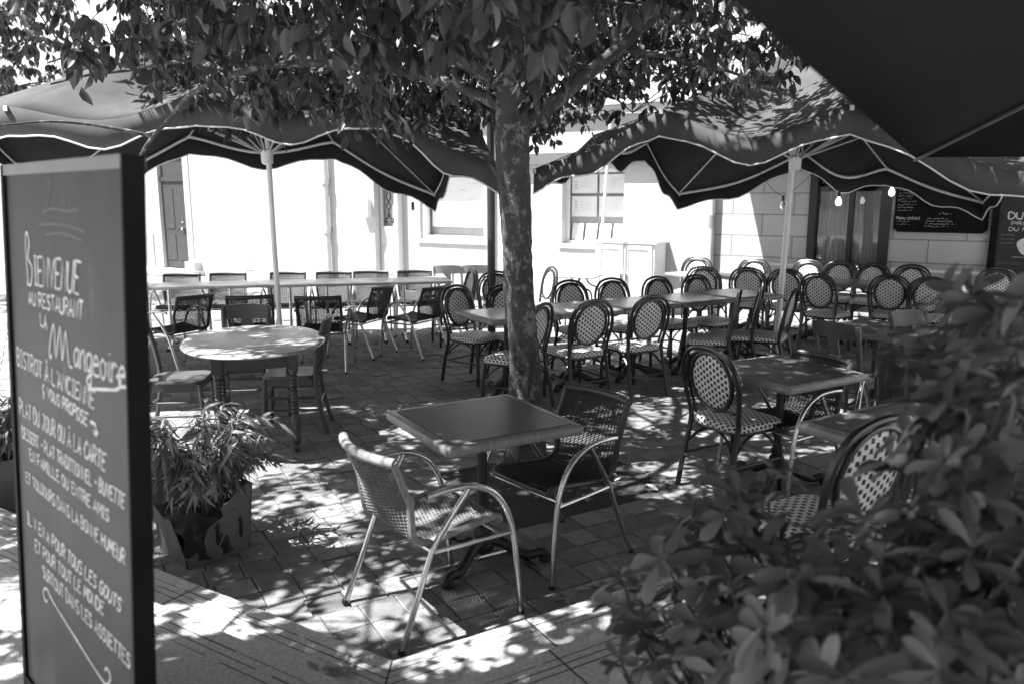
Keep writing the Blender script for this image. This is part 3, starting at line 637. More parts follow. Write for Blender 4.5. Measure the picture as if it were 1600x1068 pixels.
def make_wicker(strand, wrap, name):
    root = thing(name, '', 'armchair')
    prof = smoothpath([(0, .23, .415), (0, .215, .44), (0, .12, .435), (0, -.02, .42), (0, -.13, .412), (0, -.19, .44), (0, -.235, .53), (0, -.285, .65), (0, -.335, .785)], 12)
    cum = [0.]
    for a, b in zip(prof, prof[1:]): cum.append(cum[-1] + (b - a).length)
    T = cum[-1]
    def at(d):
        i = max(k for k in range(len(cum)) if cum[k] <= d + 1e-9); i = min(i, len(prof) - 2)
        t = (d - cum[i]) / (cum[i + 1] - cum[i]); p = prof[i].lerp(prof[i + 1], t); q = (prof[i + 1] - prof[i]).normalized()
        return p, Vector((0, -q.z, q.y))                             # point, surface normal (upwards / forwards)
    def surf(x, d, lift=0.):
        p, nrm = at(min(max(d, 0), T)); back = min(max((p.z - .45) / .15, 0), 1)
        w = .208 + .012 * back
        bow = (x / w) ** 2
        return Vector((x, p.y + .05 * bow * back, p.z - .004 * (1 - back) * (1 - bow))) + nrm * lift
    def W(d): p, _ = at(d); return .205 + .015 * min(max((p.z - .45) / .15, 0), 1)
    ns = 17; xs = [lerp(-1, 1, (i + .5) / ns) for i in range(ns)]
    seat_end = .40
    for part, d0, d1 in (('seat', .02, seat_end), ('backrest', seat_end, T - .02)):
        g = MB()
        for i in range(ns):
            ds = np.linspace(d0, d1, 26); g.tube([surf(xs[i] * W(d), d) for d in ds], .0032, 4, cap=False)
        m = int((d1 - d0) / .0082)
        for k in range(m):
            d = d0 + (k + .5) * (d1 - d0) / m; w = W(d); sgn = 1 if k % 2 else -1
            pts = [surf(-w, d)]
            for i in range(ns): pts.append(surf(xs[i] * w, d, .0042 * sgn * (1 if i % 2 else -1)))
            pts.append(surf(w, d))
            g.tube(pts, .0043, 4, cap=False, flat=.75)
        g.build(part, M_[strand], root, smooth=60)
    g = MB(); tp = [surf(x, T - .005) for x in np.linspace(-.225, .225, 13)]; g.tube(tp, .021, 10); g.build('top_roll', M_[wrap], root)
    for s in (-1, 1):
        g = MB(); g.tube([surf(s * W(d), d) for d in np.linspace(.0, T, 40)], .0155, 8); g.build('side_roll', M_[wrap], root)
    g = MB(); g.tube([surf(x, .005) for x in np.linspace(-.2, .2, 9)], .016, 8); g.build('front_roll', M_[wrap], root)
    for s in (-1, 1):
        g = MB(); g.tube(smoothpath([(s * .285, .285, 0), (s * .28, .27, .2), (s * .277, .24, .42), (s * .275, .17, .56), (s * .272, .06, .628), (s * .266, -.06, .64), (s * .255, -.16, .63)], 6), .0135, 10); g.build('arm_frame', M_['alu'], root)
        g = MB(); g.tube(smoothpath([(s * .27, .03, .625), (s * .252, -.06, .5), (s * .242, -.13, .39), (s * .245, -.2, .22), (s * .255, -.29, 0)], 6), .0125, 10); g.build('leg', M_['alu'], root)
        g = MB(); g.tube([(s * .243, -.13, .385), (s * .262, .05, .385), (s * .278, .24, .385)], .0095, 8); g.build('side_rail', M_['alu'], root)
        for q in ((s * .285, .286, 0), (s * .255, -.29, 0)):
            g = MB(); g.lathe([(.015, 0), (.0155, .012), (.014, .02)], q, 10); g.build('foot_cap', M_['rubber'], root)
    for y in (.2, -.13):
        w = .275 if y > 0 else .243
        g = MB(); g.tube([(-w, y, .385), (w, y, .385)], .0105, 8); g.build('cross_rail', M_['alu'], root)
    return root

def make_wood(wood='wood'):
    root = thing('wooden_chair', '', 'chair')
    for s in (-1, 1):
        g = MB(); g.tube(smoothpath([(s * .185, -.27, 0), (s * .18, -.215, .22), (s * .175, -.19, .45), (s * .18, -.23, .7), (s * .185, -.275, .86)], 5), [.017] * 5 + [.019] * 10 + [.018] * 5 + [.015], 8); g.build('leg', M_[wood], root)
        g = MB(); g.tube([(s * .19, .205, 0), (s * .18, .18, .43)], [.0135, .019], 8); g.build('leg', M_[wood], root)
        g = MB(); g.tube([(s * .187, .195, .19), (s * .182, -.225, .19)], .009, 6); g.build('stretcher', M_[wood], root)
        g = MB(); g.tube([(s * .185, .19, .29), (s * .178, -.21, .29)], .009, 6); g.build('stretcher', M_[wood], root)
    for y in (.2, -.22):
        g = MB(); g.tube([(-.187, y, .24), (.187, y, .24)], .009, 6); g.build('stretcher', M_[wood], root)
    g = MB()
    rows = []
    for r, z in ((.02, .447), (.6, .448), (.9, .455), (.98, .452), (1, .44), (.99, .43), (.02, .43)):
        P = []
        for t in np.linspace(0, 2 * PI, 33)[:-1]:
            c, s_ = math.cos(t), math.sin(t); x = math.copysign(abs(c) ** .45, c); y = math.copysign(abs(s_) ** .45, s_)
            P.append(Vector((x * r * (.2 + .015 * y), y * r * .205, z)))
        rows.append(P)
    g.grid(rows, closed=True); g.build('seat', M_[wood], root)
    g = MB(); g.box((0, .178, .405), (.34, .02, .05)); g.box((-.177, 0, .405), (.02, .34, .05)); g.box((.177, 0, .405), (.02, .34, .05)); g.box((0, -.178, .405), (.34, .02, .05)); g.build('seat_rail', M_[wood], root)
    def rail(z0, z1, nm):
        g = MB(); rows = []
        for dz, dy in ((z0, .0), (z1, 0), (z1, -.016), (z0, -.016), (z0, 0)):
            rows.append([Vector((x, -.235 - .22 * (dz - .7) - .045 * (1 - (x / .2) ** 2) + dy + .012, dz + (.012 * (1 - (x / .2) ** 2) if dz == z1 else 0))) for x in np.linspace(-.2, .2, 13)])
        g.grid(rows); n = 13
        for e in (0, 12): g.add([rows[k][e] for k in range(4)], [(0, 1, 2, 3)])
        g.build(nm, M_[wood], root, smooth=30)
    rail(.755, .865, 'top_rail')
    g = MB(); g.grid([[Vector((x, -.205 - .12 * (z - .45) - .04 * ((z - .45) / .3) + dy, z)) for z in np.linspace(.43, .77, 7)] for x, dy in ((-.045, 0), (.045, 0), (.045, -.012), (-.045, -.012), (-.045, 0))]); g.build('splat', M_[wood], root, smooth=30)
    return root

def place(proto, used, x, y, yaw, label, group, z=0.):
    o = proto if not used else copy_tree(proto); used.append(1)
    o.location = (x, y, z); o.rotation_euler = (0, 0, R(yaw - 90)); o["label"] = label; o["group"] = group; return o

rat = make_rattan(); ru = []
GR = 'round-backed rattan bistro chairs'
for x, y, w, lab in (
    (-.35, 7.65, -40, 'rattan chair at the left end of the middle table row, its woven front showing'),
    (.02, 6.62, 150, 'rattan chair half hidden behind the tree trunk'),
    (.56, 6.93, 120, 'first rattan chair right of the trunk on the near side of the middle row'),
    (1.10, 7.2, 120, 'second rattan chair right of the trunk on the near side of the middle row'),
    (.06, 7.66, -60, 'rattan chair across the middle row, between the dark post and trunk'),
    (.73, 8.06, -60, 'rattan chair across the middle row, first one right of the trunk'),
    (1.19, 8.27, -62, 'rattan chair across the middle row, second one right of the trunk'),
    (1.72, 8.45, -58, 'rattan chair across the middle row, in front of the white cupboard'),
    (2.18, 8.62, -60, 'rattan chair across the middle row at its right end'),
    (-.73, 9.6, 200, 'sunlit rattan chair turned left, just left of the dark post'),
    (-.18, 9.0, -90, 'rattan chair standing right behind the dark post'),
    (.24, 9.77, 200, 'pale sunlit rattan chair turned left beside the small dark table'),
    (1.88, 7.5, 164, "rattan chair seen edge on at the middle row's right end, nearer of two"),
    (2.16, 7.74, 166, "rattan chair seen edge on at the middle row's right end, farther of two"),
    (2.46, 7.67, 150, 'rattan chair turned left, overlapped by the white right parasol pole'),
    (3.43, 9.8, 60, 'rattan chair farther back, just behind the white right parasol pole'),
    (3.66, 9.17, 42, 'rattan chair turned right with pale seat showing, right of the white pole'),
    (3.92, 10.66, -120, "rattan chair against the wall below the dark window's left side"),
    (4.26, 10.46, -122, "rattan chair against the wall below the dark window's middle"),
    (4.6, 10.2, -118, "rattan chair against the wall below the dark window's right side"),
    (4.97, 9.92, -120, 'rattan chair against the bare stone wall under the menu board'),
    (4.36, 9.08, 58, 'left of two rattan chairs with backs to us before the shaded wall tables'),
    (4.67, 8.83, 60, 'right of two rattan chairs with backs to us before the shaded wall tables'),
    (2.55, 11.3, -120, 'pale sunlit rattan chair beside the white cupboard, behind the wall table'),
    (3.27, 10.95, -120, "pale sunlit rattan chair by the stone wall's sunny part, behind the table"),
    (2.51, 10.12, 60, 'dark rattan chair before the sunny wall table, nearer the cupboard'),
    (3.02, 10.0, 62, 'dark rattan chair before the sunny wall table, nearer the shadow edge'),
    (5.75, 9.4, -120, 'rattan chair in front of the DU JOUR board'),
    (1.38, 4.74, 32, 'large rattan chair in the foreground, left of the table by the white pole'),
    (1.12, 2.80, 118, 'closest rattan chair, half covered by the leafy shrub')):
    place(rat, ru, x, y, w, lab, GR, .15 if 'closest' in lab else 0)
GW = 'wicker armchairs with aluminium frames'
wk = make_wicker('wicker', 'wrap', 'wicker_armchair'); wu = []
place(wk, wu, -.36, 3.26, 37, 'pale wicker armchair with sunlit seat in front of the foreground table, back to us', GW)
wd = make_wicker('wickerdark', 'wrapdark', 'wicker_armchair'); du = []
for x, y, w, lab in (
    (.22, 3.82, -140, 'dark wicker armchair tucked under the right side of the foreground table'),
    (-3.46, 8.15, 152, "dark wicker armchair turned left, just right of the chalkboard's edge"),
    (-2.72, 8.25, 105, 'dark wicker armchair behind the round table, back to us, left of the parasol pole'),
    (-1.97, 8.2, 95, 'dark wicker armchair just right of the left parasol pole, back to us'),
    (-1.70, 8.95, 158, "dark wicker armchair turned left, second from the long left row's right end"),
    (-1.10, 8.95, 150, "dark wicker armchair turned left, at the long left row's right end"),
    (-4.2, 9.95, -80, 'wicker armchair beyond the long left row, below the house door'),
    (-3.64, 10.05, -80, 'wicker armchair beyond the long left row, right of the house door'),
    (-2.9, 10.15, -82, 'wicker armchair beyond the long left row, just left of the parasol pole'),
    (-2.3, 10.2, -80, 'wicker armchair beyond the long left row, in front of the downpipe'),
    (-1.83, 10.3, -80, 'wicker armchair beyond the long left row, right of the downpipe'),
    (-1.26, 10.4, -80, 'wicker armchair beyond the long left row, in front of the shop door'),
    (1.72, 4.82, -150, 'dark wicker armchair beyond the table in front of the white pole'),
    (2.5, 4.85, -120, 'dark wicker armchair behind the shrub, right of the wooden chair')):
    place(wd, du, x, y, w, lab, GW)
wc = make_wood(); cu = []
GC = 'plain wooden bistro chairs'
for x, y, w, lab in (
    (-1.70, 6.02, 188, 'wooden chair at the right end of the round table, facing left'),
    (-2.22, 6.45, -80, 'wooden chair behind the round table with only its top rail above it'),
    (-2.5, 5.85, 8, 'wooden chair left of the round table, next to the bamboo planter'),
    (2.61, 5.93, 32, 'wooden chair seen from behind, in front of the square table on the right'),
    (3.3, 6.12, -68, 'wooden chair beyond the dark topped square table, near the shrub'),
    ):
    place(wc, cu, x, y, w, lab, GC)
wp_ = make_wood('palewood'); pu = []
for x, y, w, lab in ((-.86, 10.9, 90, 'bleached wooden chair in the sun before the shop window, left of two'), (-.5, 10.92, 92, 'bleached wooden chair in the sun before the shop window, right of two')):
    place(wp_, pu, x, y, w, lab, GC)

# ------------------------------------------------------------------ tables
def make_pedestal(top, rim, inlay, size=.72, H_=.74):
    root = thing('bistro_table', '', 'table')
    g = MB(); g.rbox((0, 0, H_ - .0225), (size, size, .045), .022); tp = g.build('table_top', M_[rim], root, 50)
    if inlay:
        g = MB(); q = size / 2 - .045; g.add([(-q, -q, H_ + .0016), (q, -q, H_ + .0016), (q, q, H_ + .0016), (-q, q, H_ + .0016)], [(0, 1, 2, 3)]); g.build('inlay', M_[inlay], tp, 0)
        g = MB()
        for a, b in (((-q, -q), (q, -q)), ((q, -q), (q, q)), ((q, q), (-q, q)), ((-q, q), (-q, -q))):
            d = Vector((b[0] - a[0], b[1] - a[1], 0)).normalized(); n = Vector((-d.y, d.x, 0)) * .002
            g.add([(a[0] - n.x, a[1] - n.y, H_ + .0024), (b[0] - n.x, b[1] - n.y, H_ + .0024), (b[0] + n.x, b[1] + n.y, H_ + .0024), (a[0] + n.x, a[1] + n.y, H_ + .0024)], [(0, 1, 2, 3)])
        g.build('inlay_groove', M_['iron'], tp, 0)
    g = MB(); g.lathe([(.024, .24), (.024, .66), (.05, .68), (.05, .693)], n=14); g.build('column', M_['iron'], root)
    g = MB(); g.lathe([(.03, .05), (.055, .07), (.06, .1), (.04, .13), (.05, .16), (.044, .185), (.03, .2), (.042, .225), (.03, .245), (.024, .26)], n=14); g.build('base_hub', M_['iron'], root)
    for k in range(3):
        a = R(90 + 120 * k); c, s = math.cos(a), math.sin(a)
        g = MB(); P = [(.03, .12), (.1, .1), (.17, .055), (.23, .035), (.29, .05), (.325, .03), (.335, .02)]
        g.tube(smoothpath([(c * r, s * r, z) for r, z in P], 4), [lerp(.03, .02, i / 24) for i in range(25)], 8)
        g.lathe([(.018, 0), (.03, .006), (.032, .02), (.02, .035)], (c * .31, s * .31, 0), 10); g.build('foot', M_['iron'], root)
    g = MB(); g.box((0, 0, .689), (.4, .03, .012)); g.box((0, 0, .6889), (.03, .4, .0119)); g.build('bracket', M_['iron'], root, 0)
    return root
GT = 'square bistro tables on cast iron pedestals'
pt = make_pedestal('oak', 'rim', 'inlay', .71); tu = []
def ptab(x, y, w, lab, group=GT, z=0): return place(pt, tu, x, y, w + 90, lab, group, z)
ptab(-.145, 3.70, 30.5, 'square table with grey inlay and pale wooden rim, in the foreground before the trunk')
ptab(1.66, 4.78, 31, 'square grey table in front of the white pole, between rattan and wicker chairs')
ptab(1.64, 3.0, 31, 'square table with pale wooden rim, nearest the shrub on the right', GT, .15)
ptab(2.96, 6.36, 33, 'square dark topped table on the right, behind the wooden chair')
lt = make_pedestal('laminate', 'rim', 'laminate', .70, .75); lu = []
GM = 'square pale tables pushed together in the middle row'
for k, lab in enumerate(('square pale table at the left end of the middle row, left of the trunk', 'second square table of the middle row, right behind the trunk',
                         'third square table of the middle row, behind the first chair right of the trunk', 'fourth square table of the middle row, in front of the cupboard', 'square pale table at the right end of the middle row')):
    c = Vector((-.05, 7.09, 0)) + V * (.715 * k); place(lt, lu, c.x, c.y, 120.5, lab, GM)
GB = 'pale tables pushed together along the restaurant wall'
for (x, y, w, lab) in ((2.55, 10.72, 118, "pale sunlit table by the stone wall, at the row's left end"), (3.15, 10.4, 118, 'pale table by the restaurant wall where the sun ends'),
                       (3.87, 9.85, 58, 'shaded table by the wall below the dark window, left of two'), (4.47, 9.47, 58, 'shaded table by the wall below the dark window, right of two')):
    place(lt, lu, x, y, w, lab, GB)

def make_long():
    root = thing('terrace_table', '', 'table')
    g = MB(); g.rbox((0, 0, .735), (.70, .62, .03), .02); g.build('table_top', M_['laminate'], root, 50)
    for s in (-1, 1):
        g = MB(); g.tube([(s * .22, 0, .05), (s * .22, 0, .72)], .02, 10); g.build('leg', M_['alu'], root)
        g = MB(); g.tube(smoothpath([(s * .22, -.26, .02), (s * .22, -.2, .03), (s * .22, -.1, .06), (s * .22, 0, .09), (s * .22, .1, .06), (s * .22, .2, .03), (s * .22, .26, .02)], 4), .013, 8); f = g.build('foot', M_['alu'], root)
        for q in (-1, 1):
            g = MB(); g.box((s * .22, q * .27, .018), (.034, .045, .034)); g.build('foot_cap', M_['rubber'], f, 0)
        g = MB(); g.box((s * .22, 0, .715), (.03, .5, .012)); g.build('bracket', M_['alu'], root, 0)
    return root
lg = make_long(); gu = []
A = Vector((-4.86, 9.2, 0)); B_ = Vector((-.8, 10.06, 0)); d = (B_ - A); n = 6; LY = math.degrees(math.atan2(d.y, d.x))
for k, lab in enumerate(("pale table at the long left row's left end, by the chalkboard edge", 'second pale table of the long left row, below the house door', 'third pale table of the long left row, left of the parasol pole',
                         'fourth pale table of the long left row, right of the parasol pole', 'fifth pale table of the long left row, in front of the downpipe', 'pale table at the right end of the long left row, before the shop door')):
    p = A + d * ((k + .5) / n); place(lg, gu, p.x, p.y, LY + 90 + (k % 2) * .8, lab, 'pale tables pushed together in the long left row')
place(lg, gu, -.62, 11.35, 95, 'small pale table in the sun with two wooden chairs before it', 'pale tables pushed together in the long left row'); 
bpy.context.view_layer.update()
for o in list(COL.objects):
    if o.get("label", "").startswith('small pale table in the sun with two'): del o["group"]
t = thing('side_table', 'small dark table with curved steel legs in the sun, right of the trunk', 'table', (.9, 10.6, 0), R(-20))
g = MB(); g.rbox((0, 0, .735), (.55, .55, .025), .02); g.build('table_top', M_['greydoor'], t, 50)
for s in (-1, 1):
    for q in (-1, 1):
        g = MB(); g.tube(smoothpath([(s * .25, q * .2, 0), (s * .23, q * .2, .4), (s * .2, q * .2, .55), (s * .1, q * .2, .6), (s * .05, q * .2, .66), (s * .05, q * .2, .72)], 5), .012, 8); g.build('leg', M_['darkpost'], t)

# the old round table
t = thing('round_table', 'old round wooden table with turned legs, behind the bamboo planter', 'table', (-1.88, 5.71, 0), R(18))
g = MB(); rows = []
for r, z in ((.02, .76), (.96, .76), (.985, .757), (1, .748), (.985, .738), (.95, .735), (.02, .735)):
    P = []
    for a in np.linspace(0, 2 * PI, 65)[:-1]:
        c, s_ = math.cos(a), math.sin(a); P.append(Vector((.5 * r * math.copysign(abs(c) ** .92, c), .67 * r * math.copysign(abs(s_) ** .92, s_), z)))
    rows.append(P)
g.grid(rows, closed=True); g.build('table_top', M_['oak'], t)
g = MB(); g.box((0, .37, .675), (.46, .022, .12)); g.box((0, -.37, .675), (.46, .022, .12)); g.box((.25, 0, .675), (.022, .7, .12)); g.box((-.25, 0, .675), (.022, .7, .12)); g.build('apron', M_['darkwood'], t, 0)
prof = [(.02, 0), (.024, .03), (.018, .05), (.03, .07), (.034, .1), (.022, .14), (.026, .16), (.034, .2), (.036, .24), (.024, .28)]
z = .28
while z < .56: prof += [(.022, z), (.031, z + .012), (.022, z + .024)]; z += .026
prof += [(.03, .58), (.036, .6)]
for s in (-1, 1):
    for q in (-1, 1):
        g = MB(); g.lathe(prof, (s * .25, q * .37, 0), 12); g.box((s * .25, q * .37, .668), (.066, .066, .136)); g.build('leg', M_['darkwood'], t)

# ------------------------------------------------------------------ chalkboard sign
K = .82; CAMP = Vector((0, 0, 1.79))
RT = CAMP + (Vector((-.95561, 2.0, 1.89014)) - CAMP) * K             # upper right front corner of the board
BX = Vector((.71407, -.70007, 0)); BY = Vector((.04193, .04277, .9982)); BN = Vector((-.69881, -.71279, .05989))
sg = thing('chalkboard_sign', 'tall black framed chalkboard with BIENVENUE written in white, standing on the upper step', 'chalkboard', (RT.x - .3, RT.y + .3, .3))
def bp_(x, y, off=0.): return RT + BX * (x * K) + BY * (y * K) + BN * off - Vector(sg.location)
HB = -(RT.z - .302) / BY.z / K; WB = -1.1
def bbox(mb, x0, x1, y0, y1, o0, o1):
    vs = [bp_(x, y, o) for o in (o0, o1) for x, y in ((x0, y0), (x1, y0), (x1, y1), (x0, y1))]
    mb.add(vs, [(3, 2, 1, 0), (4, 5, 6, 7), (0, 1, 5, 4), (1, 2, 6, 5), (2, 3, 7, 6), (3, 0, 4, 7)])
g = MB(); bbox(g, WB + .02, -.005, HB + .06, -.01, -.03, -.008); g.build('slate_panel', M_['slate'], sg, 0)
g = MB(); bbox(g, -.012, 0, HB, 0, -.046, 0); bbox(g, WB, WB + .03, HB, 0, -.052, 0); bbox(g, WB + .03, -.012, HB + .04, HB + .07, -.052, -.001); g.build('frame', M_['blackframe'], sg, 0)
g = MB(); bbox(g, WB + .03, -.012, -.035, 0, -.052, -.001); g.build('top_rail', M_['door'], sg, 0)
g = MB(); a_ = bp_(-1.02, -.45, -.06); b_ = Vector((a_.x + .12, a_.y + .14, .004)); g.tube([a_, b_], .018, 4); g.build('rear_strut', M_['blackframe'], sg, 0)
g = MB()
bl = lambda p: bp_(p.x, p.y, -.0065)
for t_, q, w in (('IENVENUE', [(-.79,-.382),(-.373,-.378),(-.343,-.285),(-.79,-.292)], .011), ('AU RESTAURANT', [(-.859,-.451),(-.348,-.448),(-.337,-.395),(-.862,-.412)], .009),
    ('angeoire', [(-.435,-.592),(-.045,-.592),(-.035,-.508),(-.425,-.508)], .0105),
    ('LA', [(-.743,-.509),(-.678,-.516),(-.673,-.473),(-.745,-.468)], .009),
    ("BISTROT À L'ANCIENNE", [(-1.027,-.675),(-.277,-.69),(-.262,-.64),(-1.025,-.618)], .0095), ('VOUS PROPOSE', [(-.70,-.734),(-.34,-.753),(-.326,-.714),(-.70,-.7)], .009),
    ('PLAT DU JOUR OU À LA CARTE', [(-1.023,-.849),(-.205,-.854),(-.191,-.803),(-1.022,-.795)], .009),
    ('DESSERT - PLAT TRADITIONNEL - BUVETTE', [(-1.005,-.929),(-.069,-.925),(-.057,-.884),(-1.006,-.889)], .008),
    ('EN FAMILLE OU ENTRE AMIS', [(-.922,-.990),(-.187,-.996),(-.18,-.962),(-.931,-.952)], .008),
    ('ET TOUJOURS DANS LA BONNE HUMEUR', [(-.981,-1.083),(-.075,-1.085),(-.068,-1.044),(-.984,-1.046)], .008),
    ('IL Y EN A POUR TOUS LES GOUTS', [(-.989,-1.236),(-.119,-1.237),(-.101,-1.195),(-.99,-1.192)], .009), ('ET POUR TOUT LE MONDE', [(-.909,-1.312),(-.252,-1.298),(-.244,-1.258),(-.904,-1.27)], .009),
    ('SURTOUT DANS LES ASSIETTES !', [(-.83,-1.380),(-.021,-1.378),(-.014,-1.335),(-.833,-1.338)], .009)):
    for st in text_strokes(t_, q): ribbon(g, st, w, bl, len(st) > 4)
# big looping first letter and the scripted name
for P in ([(-.86,-.385),(-.87,-.25),(-.85,-.22),(-.83,-.25),(-.85,-.30),(-.81,-.33),(-.83,-.385),(-.87,-.385)],
          [(-.64,-.585),(-.655,-.6),(-.66,-.57),(-.61,-.49),(-.6,-.59),(-.55,-.49),(-.54,-.59),(-.50,-.5),(-.48,-.59),(-.45,-.6)],
          [(-.32,-.64),(-.22,-.625),(-.10,-.605),(-.07,-.585),(-.08,-.565),(-.1,-.572)],
          [(-.74,-.745),(-.745,-.705),(-.73,-.7)], [(-.745,-.725),(-.73,-.725)], [(-.31,-.735),(-.27,-.735),(-.265,-.765),(-.285,-.755)], [(-.265,-.765),(-.25,-.75)],
          [(-.79,-1.455),(-.815,-1.46),(-.834,-1.445),(-.82,-1.42),(-.78,-1.412),(-.74,-1.43),(-.5,-1.475),(-.29,-1.51),(-.235,-1.505),(-.21,-1.47),(-.235,-1.455),(-.255,-1.47)]):
    ribbon(g, [Vector((x, y, 0)) for x, y in P], .011, bl)
g.build('chalk_lettering', M_['chalk'], sg, 0)
g = MB()                                                             # what is left of older writing
for P in ([(-.62,-.05),(-.60,-.075),(-.63,-.13),(-.68,-.155)], [(-.6,-.05),(-.585,-.08)], [(-.66,-.15),(-.58,-.14),(-.46,-.145),(-.36,-.14)], [(-.72,-.19),(-.5,-.185),(-.3,-.2)], [(-.66,-.22),(-.5,-.21),(-.33,-.225)], [(-.5,-.12),(-.48,-.1),(-.47,-.13),(-.45,-.1),(-.43,-.13),(-.41,-.1),(-.4,-.13)]):
    ribbon(g, [Vector((x, y, 0)) for x, y in P], .008, lambda p: bp_(p.x, p.y, -.0072))
g.build('rubbed_lettering', M_['oldchalk'], sg, 0)

# ------------------------------------------------------------------ leaves
def leaf_mesh(name, mt, pos, tip, nrm, length, width, parent=None, fold=.25, curl=.15, rows=((.0, 0.04), (.3, .9), (.6, .85), (1., .0))):
    """one folded blade per entry, as real small faces"""
    pos = np.asarray(pos, float); n = len(pos)
    d = np.asarray(tip, float); d /= np.linalg.norm(d, axis=1, keepdims=True) + 1e-9
    m = np.asarray(nrm, float); m -= d * (m * d).sum(1, keepdims=True); m /= np.linalg.norm(m, axis=1, keepdims=True) + 1e-9
    s = np.cross(d, m); L = np.broadcast_to(length, n)[:, None]; W = np.broadcast_to(width, n)[:, None]
    vs = []
    k = len(rows)
    for t, w in rows:
        c = pos + d * L * t - m * L * curl * t * t
        if w > 0:
            vs += [c - s * W * w / 2 + m * W * w * fold, c, c + s * W * w / 2 + m * W * w * fold]
        else: vs += [c]
    nv = len(vs); V = np.stack(vs, 1).reshape(-1, 3)
    F = []
    for i in range(k - 1):
        a = 3 * i
        if rows[i + 1][1] > 0: F += [(a, a + 1, a + 4, a + 3), (a + 1, a + 2, a + 5, a + 4)]
        else: F += [(a, a + 1, a + 3), (a + 1, a + 2, a + 3)]
    cnt = np.array([len(f) for f in F]); flat = np.array([q for f in F for q in f])
    loops = (flat[None, :] + (np.arange(n) * nv)[:, None]).ravel(); tot = np.tile(cnt, n); start = np.concatenate([[0], np.cumsum(tot)[:-1]])
    me = bpy.data.meshes.new(name); me.vertices.add(len(V)); me.vertices.foreach_set("co", V.ravel().astype(np.float32))
    me.loops.add(len(loops)); me.loops.foreach_set("vertex_index", loops.astype(np.int32)); me.polygons.add(len(tot))
    me.polygons.foreach_set("loop_start", start.astype(np.int32)); me.polygons.foreach_set("loop_total", tot.astype(np.int32))
    me.materials.append(mt); me.update(calc_edges=True); me.polygons.foreach_set("use_smooth", np.ones(len(tot), bool)); me.validate()
    o = bpy.data.objects.new(name, me); COL.objects.link(o)
    if parent: o.parent = parent
    return o

